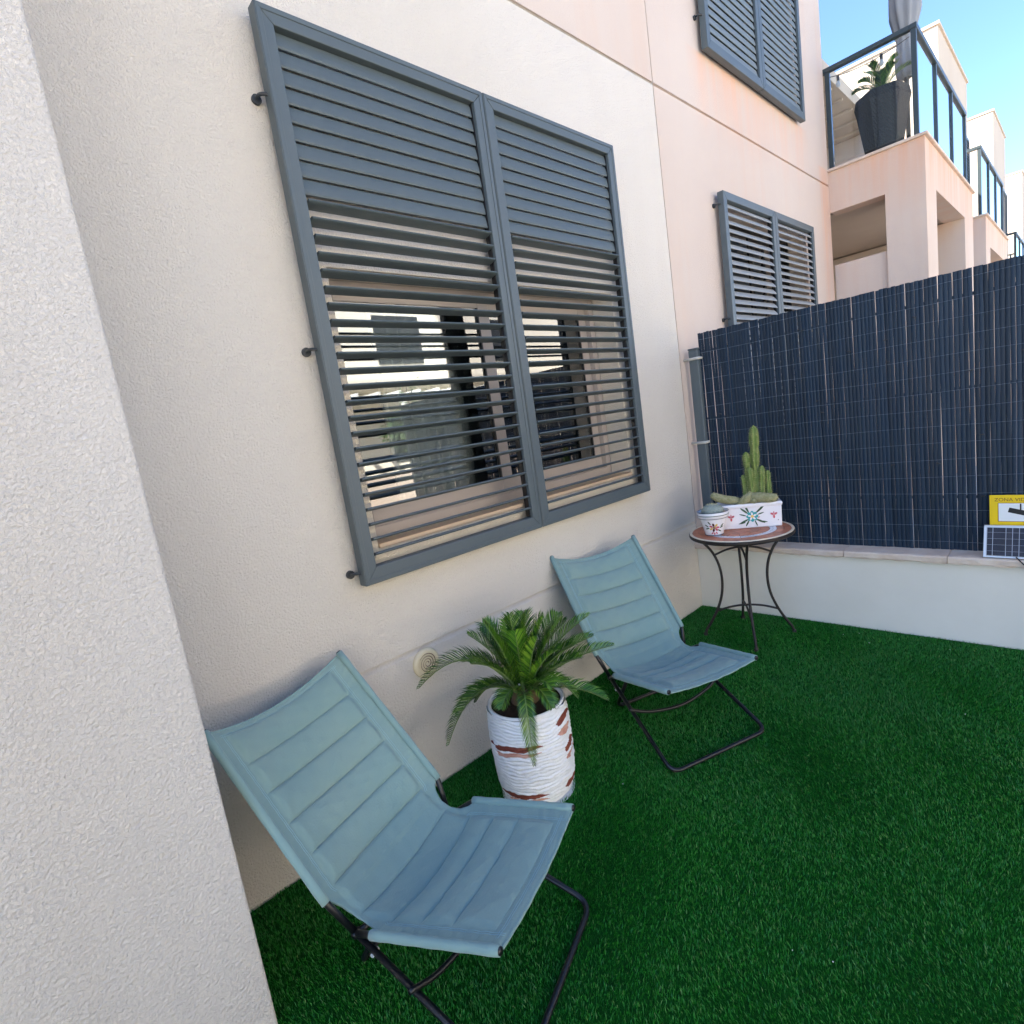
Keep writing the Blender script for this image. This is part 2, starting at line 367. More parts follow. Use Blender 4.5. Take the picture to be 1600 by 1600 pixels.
# own house -----------------------------------------------------------------
house = empty('house'); tag(house, 'white stucco house with projecting wall at the left and big louvred window', 'house')
HOLE = (1.12, 2.99, 1.14, 2.26)
wb = MB(); wall_sheet(wb, -6, 3.744, 0, 7.6, [HOLE], [.647, 3.66], 0, 1, 3.66)
wb.add([(0,3.744,0),(-.020,3.744,0),(-.020,3.744,7.6),(0,3.744,7.6)], [(0,1,2,3)], 0)
wb.box((-.15,-6,7.44),(-.020,3.744,7.6),1)
wall = wb.build('wall', ['white','peach'], house)
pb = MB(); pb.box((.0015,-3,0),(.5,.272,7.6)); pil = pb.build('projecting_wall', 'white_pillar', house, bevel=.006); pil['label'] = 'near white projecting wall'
house_shell(house, -6, 3.744, 7.6)
window(house, *HOLE)
rb = MB(); rb.box((-3.2,.2,.0),(-3.1,3.5,2.8)); rb.box((-3.1,.2,.0),(-.22,.3,2.8)); rb.box((-3.1,3.4,0),(-.22,3.5,2.8)); rb.box((-3.1,.3,2.7),(-.22,3.4,2.8)); rb.box((-3.1,.3,0),(-.22,3.4,.1))
rb.box((-.21,.2,0),(-.155,1.11,2.8)); rb.box((-.21,3.0,0),(-.155,3.5,2.8)); rb.box((-.21,1.11,2.27),(-.155,3.0,2.8)); rb.box((-.21,1.11,0),(-.155,3.0,1.13))
rb.build('room', 'room', house)
def curtain(parent, y0, y1, z0, z1, x):
    c = MB(); n = 60; vs = []
    for k in range(n+1):
        y = y0+(y1-y0)*k/n; xx = x+.022*math.sin(k*.95)+.010*math.sin(k*2.3)
        vs += [(xx,y,z0),(xx,y,z1)]
    c.add(vs, [(2*k,2*k+2,2*k+3,2*k+1) for k in range(n)])
    o = c.build('curtain', 'curtain', parent, smooth=True); md = o.modifiers.new('s','SOLIDIFY'); md.thickness = .002; return o
curtain(house, 1.44, 2.02, .3, 2.5, -.30); curtain(house, 2.25, 2.95, .3, 2.5, -.42)

# neighbour house -------------------------------------------------------------
nb = empty('house', (0,0,0)); tag(nb, 'pink stucco house behind the blue fence with two louvred shutter windows', 'house')
NH = [(4.60, 6.48, 1.10, 3.02), (4.56, 6.44, 4.15, 6.08)]
b = MB(); wall_sheet(b, 3.754, 7.41, 0, 7.6, NH, [3.66], 0, 0, 9)
b.add([(0,3.754,0),(0,3.754,7.6),(-.020,3.754,7.6),(-.020,3.754,0)], [(0,1,2,3)])
b.add([(-.020,3.74,0),(-.020,3.76,0),(-.020,3.76,7.6),(-.020,3.74,7.6)], [(0,1,2,3)])
b.add([(0,7.41,0),(-.2,7.41,0),(-.2,7.41,7.6),(0,7.41,7.6)], [(0,1,2,3)])
b.box((-.15,3.76,7.44),(-.020,7.409,7.6))
b.build('wall', 'peach_stained', nb)
house_shell(nb, 3.76, 7.408, 7.6, m='peach')
for h in NH:
    window(nb, *h, detail=False, fm='seal')  # frames coloured black to paint in the shade behind the louvres
    d = MB(); d.box((-.9,h[0]-.1,h[2]-.1),(-.85,h[1]+.1,h[3]+.1)); d.build('room_dark_panel', 'darkroom', nb)  # added near-black panel, paints the unlit room's darkness seen between slats

# ---------------------------------------------------------------- shutters
PITCH = .0605
slat_meshes = {}
def slat_mesh(width, ang, m):
    key = (round(width,3), ang, m)
    if key in slat_meshes: return slat_meshes[key]
    # aerofoil section in (x,z), 62 mm chord, 9 mm thick
    sec = [(-.031,0),(-.025,.0050),(-.010,.0066),(.010,.0066),(.025,.0050),(.0308,.0020),(.0310,-.0020),(.025,-.0050),(.010,-.0062),(-.010,-.0060),(-.025,-.0046)]
    c, s = math.cos(R(ang)), math.sin(R(ang)); n = len(sec)
    vs = []
    for y in (0, width):
        for (a, z) in sec: vs.append((a*c - z*s, y, a*s + z*c))
    fs = [(k, (k+1)%n, n+(k+1)%n, n+k) for k in range(n)] + [tuple(range(n-1,-1,-1)), tuple(range(n, 2*n))]
    mb = MB(); mb.add(vs, fs); me = mb.mesh('slat', m); slat_meshes[key] = me; return me

def shutter(name, label, y0, z0, wd, ht, angs, m_slat='slat', hooks=(), x0=.028, x1=.078, fw=.060, bot=.068, bead=False):
    """one louvred leaf. angs(i, n) gives the tilt of slat i counted from the top."""
    t = empty(name, (0, y0, z0)); tag(t, label, 'shutter', 'louvred window shutters')
    # mitred frame: four members, each its own part
    def member(q, nm):
        b = MB(); vs = [(x0,)+p for p in q] + [(x1,)+p for p in q]
        b.add(vs, [(3,2,1,0),(4,5,6,7),(0,1,5,4),(1,2,6,5),(2,3,7,6),(3,0,4,7)])
        return b.build(nm, 'shutter', t, bevel=.0035)
    e = .0006
    member([(0,0),(fw,bot),(fw,ht-fw),(0,ht)], 'stile'); member([(wd,0),(wd,ht),(wd-fw,ht-fw),(wd-fw,bot)], 'stile')
    member([(e,0),(wd-e,0),(wd-fw-e,bot-e),(fw+e,bot-e)], 'rail'); member([(e,ht),(fw+e,ht-fw+e),(wd-fw-e,ht-fw+e),(wd-e,ht)], 'rail')
    if bead:
        for q, nm in (([(.004,.004),(.022,.022),(.022,ht-.022),(.004,ht-.004)],0),([(wd-.004,.004),(wd-.004,ht-.004),(wd-.022,ht-.022),(wd-.022,.022)],0),([(.0045,.004),(wd-.0045,.004),(wd-.0225,.0215),(.0225,.0215)],0),([(.0045,ht-.004),(.0225,ht-.0215),(wd-.0225,ht-.0215),(wd-.0045,ht-.004)],0)):
            b = MB(); vs = [(x1-.001,)+p for p in q]+[(x1+.003,)+p for p in q]; b.add(vs, [(3,2,1,0),(4,5,6,7),(0,1,5,4),(1,2,6,5),(2,3,7,6),(3,0,4,7)]); b.build('edge_bead', 'shutter', t, bevel=.001, seg=1)
    n = int(round((ht-fw-bot)/PITCH)); top = ht-fw-.028
    for i in range(n):
        a = angs(i, n); z = top - i*PITCH
        if z < bot+.012: continue
        o = bpy.data.objects.new('slat', slat_mesh(wd-2*fw-.016, a+random.uniform(-.8,.8)*0, m_slat)); COL.objects.link(o); o.parent = t
        o.location = (.050, fw+.008, z); o.rotation_euler = (0, R(random.uniform(-1.2,1.2)), 0)
    # dark pivot strips inside both stiles
    for ys in (fw, wd-fw-.007):
        b = MB(); b.box((.034, ys+.0005, bot+.002),(.060, ys+.0065, ht-fw-.002)); b.build('pivot_strip', 'black', t)
    for (hz, side) in hooks:
        b = MB(); yy = -.010 if side < 0 else wd+.010
        b.tube([(.001,yy-.012*(-side),hz),(.012,yy-.012*(-side),hz)], .017, 14)
        b.tube(spline([(.006,yy-.012*(-side),hz),(.030,yy-.012*(-side),hz+.004),(.045,yy+.002,hz+.004),(.050,yy+.014*(-side),hz)],4), .006, 8)
        b.build('wall_bracket', 'darkmetal', t, smooth=False)
    return t
main_ang = lambda i, n: -79 if i < 9 else 12
shutter('shutter', 'left leaf of the large blue-grey louvred shutter, nearest the projecting wall', .993, 1.017, 1.036, 2.075, main_ang, hooks=[(.05,-1),(.92,-1),(1.79,-1)], bead=True)
shutter('shutter', 'right leaf of the large blue-grey louvred shutter, above the farther chair', 2.033, 1.017, 1.036, 2.075, main_ang, bead=True)
shutter('shutter', 'left leaf of the grey louvred shutter just over the blue fence', 4.512, 1.02, 1.024, 2.075, lambda i,n: -52, 'slatgrey', hooks=[(1.12,-1),(1.98,-1)])
shutter('shutter', 'right leaf of the grey louvred shutter just over the blue fence', 5.540, 1.02, 1.024, 2.075, lambda i,n: -48, 'slatgrey')
shutter('shutter', 'left leaf of the upper-storey shutter cut off by the top edge', 4.46, 4.075, 1.024, 2.075, lambda i,n: -77, 'slatblue', hooks=[(.22,-1),(1.2,-1)])
shutter('shutter', 'right leaf of the upper-storey shutter, beside the corner of the pink house', 5.488, 4.075, 1.024, 2.075, lambda i,n: -77, 'slatblue')

# ---------------------------------------------------------------- far terraced houses
def railing(parent, pts, z0, z1, posts, name='railing'):
    """glass railing along pts (xy list); posts = fractions per segment."""
    rl = MB()
    rl.tube([(x,y,z1) for x,y in pts], .001, 4)
    r = MB()
    for i in range(len(pts)-1):
        (xa,ya),(xb,yb) = pts[i], pts[i+1]
        if abs(xb-xa) > abs(yb-ya): r.box((min(xa,xb)-.03,ya-.03,z1-.045),(max(xa,xb)-.032 if i==0 else max(xa,xb)+.03,ya+.03,z1))
        else: r.box((xa-.03,min(ya,yb)-.03,z1-.045),(xa+.03,max(ya,yb)+.03,z1))
    rail = r.build(name, 'railmetal', parent, bevel=.004)
    for i in range(len(pts)-1):
        (xa,ya),(xb,yb) = pts[i], pts[i+1]; fr = posts[i]
        for k in range(len(fr)):
            x, y = xa+(xb-xa)*fr[k], ya+(yb-ya)*fr[k]
            if not (i > 0 and k == 0):
                b = MB(); b.box((x-.022,y-.022,z0),(x+.022,y+.022,z1-.046)); b.build('post', 'railmetal', rail)
            if k:
                px, py = xa+(xb-xa)*fr[k-1], ya+(yb-ya)*fr[k-1]
                b = MB()
                if abs(xb-xa) > abs(yb-ya): b.box((px+.024,y-.004,z0+.05),(x-.024,y+.004,z1-.06))
                else: b.box((x-.004,py+.024,z0+.05),(x+.004,y-.024,z1-.06))
                b.build('pane', 'railglass' if i == 0 else 'railglass_side', rail)
    return rail

def porch(parent, y0, y1, zs, near_open=True):
    """porch block carrying the terrace: piers, lintels, parapet, soffit."""
    X = .871; zl = zs-.45; b = MB()
    b.box((0,y0,zl),(X,y0+.20,zs-.03)); b.box((X-.22,y0+.2,zl),(X,y1,zs-.03)); b.box((0,y1-.2,zl),(X-.22,y1,zs-.03))
    b.box((.52,y0,-.02),(X,y0+.55,zl)); b.box((.5,y1-.75,-.02),(X,y1,zl))
    b.box((-.2,y0+.21,zl+.08),(X-.221,y1-.21,zs-.04))
    b.build('porch', 'peach_porch', parent)
    b = MB(); b.box((.0,y0+.05,-.02),(.519,y0+.2,zl-.56)); b.build('parapet', 'peach_porch', parent, bevel=.005)
    b = MB(); b.box((-1.6,y0+.3,-.02),(-1.5,y1-.3,zl)); b.box((-1.5,y1-.42,-.02),(.5,y1-.3,zl)); b.box((-1.5,y0+.205,zl+.02),(X-.225,y1-.3,zl+.06)); b.build('porch_lining', 'soffit', parent)
    b = MB(); b.box((-.0,y0-.03,zs-.029),(X+.03,y1+.03,zs)); b.build('terrace_edge', 'coping', parent, bevel=.006)

def tower(parent, y0, y1, z1):
    b = MB(); b.box((-6.5,y0,0),(0,y1,z1)); b.build('tower', 'cream', parent, bevel=.01)
    b = MB(); b.box((-6.53,y0-.03,z1+.001),(.03,y1+.03,z1+.05)); b.build('roof_cap', 'cream', parent)
    b = MB(); b.box((.0005,y0+.001,5.30),(.002,y1-.001,5.315)); b.build('wall_joint', 'soffit', parent)

A = empty('terraced_house', (0,0,0)); tag(A, 'pink terraced house with a glass-railed terrace above an open porch', 'house', 'terraced houses beyond the fence')
porch(A, 7.412, 10.69, 3.83); porch(A, 12.1, 15.38, 3.75)
b = MB(); b.box((-7.5,7.42,0),(-1.61,14.49,3.7)); b.box((-1.605,10.70,0),(-.003,12.09,3.68)); b.build('ground_storey', 'cream', A)
b = MB(); b.box((-7.5,7.42,3.701),(-.21,14.49,3.79)); b.build('terrace_floor', 'coping', A)
b = MB(); b.box((-7.0,7.6,5.63),(-.5,12.2,5.80)); b.build('canopy', 'cream', A, bevel=.005)
for k in range(9):
    b = MB(); b.box((-6.9,7.8+k*.5,5.60),(-.56,7.85+k*.5,5.629)); b.build('canopy_batten', 'soffit', A)
b = MB(); b.box((-3.6,7.42,3.8),(-3.5,12.2,5.62)); b.build('terrace_wall', 'peach', A)
b = MB(); b.box((-3.49,12.05,3.8),(-.55,12.15,5.62)); b.build('terrace_wall', 'peach', A)
tower(A, 14.5, 18.03, 7.76)
railing(A, [(.0,7.47),(.80,7.47),(.80,10.62)], 3.832, 4.86, [[.035,1.0],[0,.33,.66,1.0]])
railing(A, [(.2,12.16),(.80,12.16),(.80,15.3)], 3.752, 4.78, [[.0,1.0],[0,.33,.66,1.0]])
b = MB(); b.tube([(.60,11.3,0),(.60,11.3,3.6)], .035, 10); b.build('downpipe', 'cream', A)
B_ = empty('terraced_house', (0,0,0)); tag(B_, 'middle cream house tower farther along the row, against the sky', 'house', 'terraced houses beyond the fence')
porch(B_, 18.06, 21.4, 3.25)
b = MB(); b.box((-6.5,18.06,0),(-.3,23.0,3.15)); b.build('ground_storey', 'cream', B_)
railing(B_, [(.0,18.12),(.80,18.12),(.80,21.3)], 3.252, 4.26, [[.05,1.0],[0,.33,.66,1.0]])
tower(B_, 23.14, 26.4, 8.5)
C_ = empty('terraced_house', (0,0,0)); tag(C_, 'farthest cream house tower at the right edge of the sky', 'house', 'terraced houses beyond the fence')
tower(C_, 33.05, 37, 8.77)
b = MB(); b.box((-6.5,26.45,0),(-.3,33.0,3.9)); b.build('ground_storey', 'cream', C_)
railing(C_, [(.0,27.4),(.80,27.4),(.80,31)], 3.95, 4.95, [[.05,1.0],[0,.33,.66,1.0]])
shutter('shutter', 'dark louvred shutter leaf on the first far tower, behind the terrace railing', 15.5, 4.35, 1.05, 2.075, lambda i,n: -60, 'slat', x0=.02)
shutter('shutter', 'second dark louvred shutter leaf on the first far tower, at its far corner', 16.6, 4.35, 1.05, 2.075, lambda i,n: -60, 'slat', x0=.02)
shutter('shutter', 'small dark shutter leaf on the middle far tower', 24.4, 4.6, 1.6, 2.05, lambda i,n: -60, 'slat', x0=.02)

# houses across the way, mirrored in the window
OP = empty('opposite_house', (0,0,0)); tag(OP, 'pale house across the way, mirrored in the window panes', 'house')
b = MB(); b.box((12,-16,0),(18,22,6.2)); b.build('wall', 'lowwall', OP)
for k in range(8):
    y = -14+k*4.6
    for z in (1.0, 3.9):
        b = MB(); b.box((11.97,y,z),(11.999,y+1.6,z+1.4)); b.build('window', 'darkmetal', OP)
b = MB(); b.box((10.6,-16,3.1),(11.998,22,3.3)); b.build('awning', 'lowwall', OP)
for k in range(14):
    b = MB(); b.box((9.9,4.4+k*.62,2.75),(11.99,4.48+k*.62,2.90)); b.build('pergola_beam', 'signwhite', OP)
for y in (4.4, 8.2, 12.5):
    b = MB(); b.box((9.9,y,0),(10.0,y+.1,2.749)); b.build('pergola_post', 'signwhite', OP)
b = MB(); b.box((7.2,3.5,0),(7.4,14,1.0)); b.build('garden_wall', 'peach', OP)
tr = empty('garden_tree', (8.3,7.6,0)); tag(tr, 'small leafy green tree across the way, mirrored in the window panes', 'tree')
b = MB(); b.tube(spline([(0,0,0),(.05,.02,.6),(-.02,.06,1.3),(.06,.0,1.9)],5), [.09-.003*i for i in range(16)], 8)
for k in range(5): b.tube([(0,.03,1.3),(.5*math.cos(k*1.3),.5*math.sin(k*1.3),2.0+.1*k)], [.04,.012], 6)
b.build('trunk', 'trunk', tr, smooth=True)
b = MB()
for k in range(2600):
    c0_ = random.choice([(0,0,2.2,.75),(.5,.3,1.9,.5),(-.5,.2,2.0,.55),(.1,-.6,1.85,.5),(-.1,.7,2.05,.55)]); v_ = Vector((random.gauss(0,1),random.gauss(0,1),random.gauss(0,.8))).normalized()*c0_[3]*random.uniform(.5,1.05)
    c = Vector(c0_[:3])+v_; d = Vector((random.gauss(0,1),random.gauss(0,1),random.gauss(0,1))).normalized()*.055; e = d.orthogonal().normalized()*.022
    b.add([c-d, c+e, c+d, c-e], [(0,1,2,3)])
b.build('crown', 'leafg', tr)

# ---------------------------------------------------------------- low wall, coping, cane fence
lw = empty('low_wall', (0,3.73,0)); tag(lw, 'low whitewashed garden wall with pinkish stone coping under the fence', 'wall')
b = MB(); b.box((.0015,.0,-.028),(3.9,.20,.456)); b.build('wall', 'lowwall', lw)
cop_me = []
for k in range(3):
    bm = bmesh.new(); nx, ny = 14, 4
    L = .505; mb = MB()
    prof = [(-.032,.002),(-.036,.012),(-.037,.036),(-.030,.043),(-.02,.0445),(.08,.045),(.222,.045),(.222,.001)]
    vs = []
    for i in range(nx+1):
        x = L*i/nx
        for q, (py, pz) in enumerate(prof):
            j = .0025 if q in (0,1) else .0012
            vs.append((x, py+random.uniform(-j,j), max(.0005, pz+random.uniform(-j,j)*(2 if q == 0 else 1))))
    n = len(prof); fs = [(i*n+q, i*n+(q+1)%n, (i+1)*n+(q+1)%n, (i+1)*n+q) for i in range(nx) for q in range(n)]
    fs = [f[::-1] for f in fs] + [tuple(range(n)), tuple(nx*n+q for q in range(n-1,-1,-1))]
    mb.add(vs, fs); cop_me.append(mb.mesh('coping_stone', 'coping')); bm.free()
for k in range(8):
    o = link('coping_stone', cop_me[k%3], lw); o.location = (-.022+.5085*k if k else .003, 0, .4565)
    if k == 0: o.scale.x = .95

fence = empty('cane_fence', (0,3.845,.502)); tag(fence, 'dark blue plastic cane screen fence standing on the low wall', 'fence')
cane_me = []
for k in range(6):
    nz_ = 10; prof = []; wdt = .0212 - .0005*(k%3)
    for i in range(7):
        a = math.pi*(i/6); prof.append((-math.cos(a)*wdt/2, -math.sin(a)*.0022))
    vs = []; H = 1.505
    for j in range(nz_+1):
        bow = .0012*math.sin(j*1.3+k*2.1); bx = .0011*math.sin(j*.8+k*1.7)
        for (a, d) in prof: vs.append((a+bx, d+bow, H*j/nz_))
    n = 7; fs = [(j*n+i, j*n+i+1, (j+1)*n+i+1, (j+1)*n+i) for j in range(nz_) for i in range(n-1)]
    mb = MB(); mb.add(vs, fs); cane_me.append(mb.mesh('cane', 'cane', True))
x = .112; k = 0; xs_cane = []
while x < 3.45:
    o = link('cane', cane_me[random.randrange(6)], fence)
    o.location = (x, random.uniform(-.0008,.0008), random.uniform(-.0008,.0008)); o.rotation_euler = (0, random.uniform(-.0011,.0011), random.uniform(-.06,.06))
    o.scale.z = random.uniform(.9985,1.0015); xs_cane.append(x)
    gap = random.choice([0,0,0,0,0,0,0,.0010]) if not (1.28 < x < 1.95) else random.choice([0,.0010,.0012,.0016])
    if x < .25: gap = random.choice([.001,.003,.002])
    x += .0197 + gap; k += 1
for j in range(16):
    z = .045 + j*.0945; b = MB(); pts = []
    nn = 90
    for i in range(nn+1):
        xx = .105+3.3*i/nn; pts.append((xx, -.0085+.0012*math.sin(i*1.9+j), z+.003*math.sin(i*.21+j*1.1)))
    b.tube(pts, .0008, 4); b.build('binding_wire', 'wire', fence)
for k in range(16):
    b = MB(); b.box((-.010,-.0125,-.003),(.010,-.007,.003)); o = b.build('cable_tie', 'black', fence, bevel=.001); o.location = (random.uniform(.15,1.9),0,random.uniform(.3,1.42)); o.rotation_euler = (0,random.uniform(-.3,.3),0)
for z in (.3, .9, 1.38):
    b = MB(); b.tube([(.1,.03,z),(3.5,.03,z)], .009, 8); b.build('back_rail', 'railmetal', fence)
post = empty('fence_post', (.071,3.842,.0)); tag(post, 'blue-grey square metal post between the house wall and the cane fence', 'post')
b = MB(); b.box((-.036,-.032,.5),(.036,.032,1.90)); b.build('shaft', 'shutter', post, bevel=.006)
b = MB(); b.box((-.038,-.034,1.9005),(.038,.034,1.912)); b.build('cap', 'shutter', post, bevel=.004)
for z in (1.838, 1.236):
    b = MB(); b.tube(fillet([(-.0695,-.038,z),(.044,-.040,z),(.044,.03,z)],.02), .010, 10); b.build('clamp', 'clamp', post, smooth=True)

# ---------------------------------------------------------------- folding sling chairs
CW = .555
def make_chair():
    t = empty('folding_chair')
    T, N, Sf = Vector((-.885,.82)), Vector((-.472,.293)), Vector((-.002,.373))   # (v,z)
    hw = CW/2
    def fr(u, p): return Vector((p.x, u, p.y))
    Lb, Ls = (T-N).length, (Sf-N).length; L = Lb+Ls
    def edge(s):
        # smooth bend round the hinge
        r = .105
        if s < Lb-r: return T+(N-T)*(s/Lb)
        if s > Lb+r: return N+(Sf-N)*((s-Lb)/Ls)
        q = (s-(Lb-r))/(2*r); a = T+(N-T)*((Lb-r)/Lb); b = N+(Sf-N)*(r/Ls)
        return (1-q)**2*a+2*q*(1-q)*N+q*q*b
    stitch = [.145,.25,.355,.46,.565,.672,.775,.875,.975]
    nu = 72; vs = []
    def hwS(s): return hw if s < Lb else hw-.026*(s-Lb)/Ls
    def tang(s): return (edge(min(s+.01,L))-edge(max(s-.01,0))).normalized()
    def surf(s, uh):
        d = (s-Lb)/.090; notch = .044*math.sqrt(max(0,1-d*d)) if abs(d) < 1 else 0
        um = hwS(s)-.004-notch; u = uh*um
        tg = tang(s); nrm = Vector((-tg.y, tg.x))             # towards the sitter
        if nrm.x + nrm.y < 0: nrm = -nrm
        k = 1-(u/hwS(s))**2
        sag = (.064 if s < Lb-.15 else .064+(.030-.064)*min(1,(s-Lb+.15)/.3))*k
        if s > Lb+.15: sag = .030*k*(1-.35*(s-Lb-.15)/(Ls-.15))
        # extra belly at the bend
        belly = .018*k*math.exp(-((s-Lb)/.14)**2)
        pad = 0
        pe = hwS(s)-.062
        if abs(u) < pe:
            em = min(1, (pe-abs(u))/.020); em = em*em*(3-2*em)
            lo = .028
            hi = L-.045
            for a, b in zip([lo]+stitch, stitch+[hi]):
                if a <= s <= b:
                    q = (s-a)/(b-a); pad = ((.0165 if s < Lb-.06 else .012)*max(0,math.sin(math.pi*q))**.5-.004*math.exp(-(min(s-a,b-s)/.004)**2)*(a > lo and b < hi))*em
                    # narrow stitched valley
            wr = .0014*math.sin(u*46+s*31)*math.sin(s*57+u*13)+.0009*math.sin(u*95-s*40+2*math.sin(s*23))*math.sin(u*21+s*75)
            pad += wr*em
        else:
            pad = .0010*math.sin(s*160+u*40)
        p = edge(s) - nrm*(sag+belly) + nrm*pad
        if s < .16: p = p + tang(s)*(.030*k*(1-s/.16))
        p = p - nrm*(.004 if s < .012 or s > L-.012 else 0)
        return (p.x, u, p.y)
    ks = [0,.006,.014,.028]+stitch+[L-.045,L-.014,L-.006,L]; ss = []
    for a, b in zip(ks[:-1], ks[1:]):
        m_ = max(1, int((b-a)/.0042))
        ss += [a+(b-a)*(.5-.5*math.cos(math.pi*i/m_)) for i in range(m_)]
    ss.append(L); ns = len(ss)-1
    for s in ss:
        for j in range(nu+1): vs.append(surf(s, 2*j/nu-1))
    n = nu+1
    mb = MB(); mb.add(vs, [(i*n+j, i*n+j+1, (i+1)*n+j+1, (i+1)*n+j) for i in range(ns) for j in range(nu)])
    sling = mb.build('sling', 'fabric', t, smooth=True)
    md = sling.modifiers.new('thick','SOLIDIFY'); md.thickness = .005; md.offset = 0
    # stitched seams beside the sleeves and across the hems
    for sgn in (-1, 1):
        for (sa, sb) in ((.01, Lb-.088), (Lb+.088, L-.012)):
            for off in (.050, .056):
                pts = []
                for i in range(40):
                    s = sa+(sb-sa)*i/39; p = Vector(surf(s, sgn*(hwS(s)-off)/(hwS(s)-.004))); tg = tang(s); nr = Vector((-tg.y,tg.x))
                    if nr.x+nr.y < 0: nr = -nr
                    pts.append((p.x+nr.x*.0030, p.y, p.z+nr.y*.0030))
                b = MB(); b.tube(pts, .0008, 4); b.build('seam', 'stitch', sling)
        # sleeve over the poles
        for (a, c) in ((T, T+(N-T)*((Lb-.088)/Lb)), (N+(Sf-N)*(.088/Ls), Sf)):
            b = MB(); P0, P1 = fr(sgn*(hw-.006 if a is T else hw-.006-.026*.088/Ls), a), fr(sgn*(hw-.006 if a is T else hw-.032), c)
            m_ = 14; pts = [P0.lerp(P1, i/m_) for i in range(m_+1)]
            b.tube(pts, [.0128+.0007*math.sin(i*2.1) for i in range(m_+1)], 14); b.build('sleeve', 'hem', sling, smooth=True)
    # rolled hems along the top and front edges, and faint double stitching
    for (s_e, dr_) in ((.004, 1), (L-.004, -1)):
        b = MB(); b.tube([surf(s_e, -.97+1.94*i/40) for i in range(41)], [.0042+.0006*math.sin(i*1.7) for i in range(41)], 8); b.build('hem', 'hem', sling, smooth=True)
        for off in (.020, .026):
            pts = []
            for i in range(41):
                s_ = s_e+dr_*off; p = Vector(surf(s_, -.86+1.72*i/40)); tg = tang(s_); nr = Vector((-tg.y,tg.x)); nr = nr if nr.x+nr.y > 0 else -nr
                pts.append((p.x+nr.x*.003, p.y, p.z+nr.y*.003))
            b = MB(); b.tube(pts, .0007, 4); b.build('seam', 'stitch', sling)
    # black tubes
    Nh = N+Vector((-.006,-.042)); r = .0095; ins = hw-.006
    for sgn in (-1, 1):
        b = MB(); b.tube(fillet([fr(sgn*ins, T+(T-N).normalized()*.004), fr(sgn*ins, N+(T-N)*(.092/Lb)), fr(sgn*(ins-.036), Nh)], .03), r, 12); b.build('back_pole', 'black', t, smooth=True)
        b = MB(); b.tube(fillet([fr(sgn*(ins-.026), Sf+(Sf-N).normalized()*.004), fr(sgn*(ins-.004), N+(Sf-N)*(.092/Ls)), fr(sgn*(ins-.036), Nh)], .03), r, 12); b.build('seat_pole', 'black', t, smooth=True)
        b = MB(); b.tube([fr(sgn*(ins-.048), Nh), fr(sgn*(ins-.024), Nh)], .0098, 12); b.build('hinge', 'black', t, smooth=True)
        b = MB(); b.tube([fr(sgn*(ins-.045), Nh+Vector((.06,-.036))), fr(sgn*(ins-.020), Nh+Vector((.06,-.036)))], .006, 8); b.build('bolt', 'alu', t)
    li = hw-.006
    b = MB(); b.tube(fillet([fr(-li+.036, Nh),(0.0,-li,.0105),(0.0,li,.0105),fr(li-.036, Nh)], .055, 9), r, 12); b.build('front_leg', 'black', t, smooth=True)
    li = hw-.13; q0 = Nh+Vector((.03,-.005))
    b = MB(); b.tube([fr(-hw+.042, Nh), fr(-hw+.13, q0)], r, 10); b.tube([fr(hw-.042, Nh), fr(hw-.13, q0)], r, 10); b.tube(fillet([fr(-li, q0),(-.60,-li,.0105),(-.60,li,.0105),fr(li, q0)], .055, 9), r, 12); b.build('rear_leg', 'black', t, smooth=True)
    p = Vector((-.285,.178)); b = MB()
    b.tube(spline([fr(-hw+.006,p),(-.262,-.17,.142),(-.245,0,.125),(-.262,.17,.142),fr(hw-.006,p)],8), .008, 10); b.build('cross_brace', 'black', t, smooth=True)
    return t
ch1 = make_chair(); ch1.location = (1.033,.855,0); ch1.rotation_euler = (0,0,.338)
tag(ch1, 'teal padded folding chair in the foreground against the projecting wall', 'chair', 'teal folding chairs on the grass')
ch2 = copy_tree(ch1); ch2.location = (.925,2.082,0); ch2.rotation_euler = (0,0,-.362)
tag(ch2, 'farther teal padded folding chair, between the potted palm and the table', 'chair')

# ---------------------------------------------------------------- cycads
def frond(parent, base, tip, ctrl, up_hint, n=52, ll=.115, lw=.0023, name='frond'):
    base, tip, ctrl = Vector(base), Vector(tip), Vector(ctrl)
    def P(t): return (1-t)**2*base+2*t*(1-t)*ctrl+t*t*tip
    def D(t): return (2*(1-t)*(ctrl-base)+2*t*(tip-ctrl)).normalized()
    b = MB(); b.tube([P(i/12) for i in range(13)], [.0042*(1-.8*i/12)+.0006 for i in range(13)], 5, 1)
    for i in range(n):
        t = .13+.87*i/(n-1); p = P(t); d = D(t)
        sd = d.cross(up_hint)
        sd = sd.normalized() if sd.length > 1e-4 else Vector((1,0,0)); upv = sd.cross(d).normalized()
        ln = ll*(math.sin(math.pi*min(1,(t-.02)*1.02))**.55*.8+.22)*random.uniform(.88,1.08)
        if t > .93: ln *= .75
        for sg in (-1,1):
            fw = .85+.6*t+random.uniform(-.10,.10)
            dr = (sd*sg*(1.0)+d*fw+upv*(.42+random.uniform(-.1,.1))).normalized()
            wv = (d - dr*d.dot(dr)).normalized()*lw
            m1 = p+dr*ln*.55+upv*.004; e = p+dr*ln - Vector((0,0,1))*ln*.10
            b.add([p-wv*.6, p+wv*.6, m1+wv, m1-wv, e], [(0,1,2,3),(3,2,4)], random.choice((0,0,2,2,3)))
    return b.build(name, ['frond','rachis','frond_dark','frond_tip'], parent)

palm = empty('potted_palm', (.392,1.452,0)); tag(palm, 'cycad palm in a white ridged pot between the two chairs', 'potted plant')
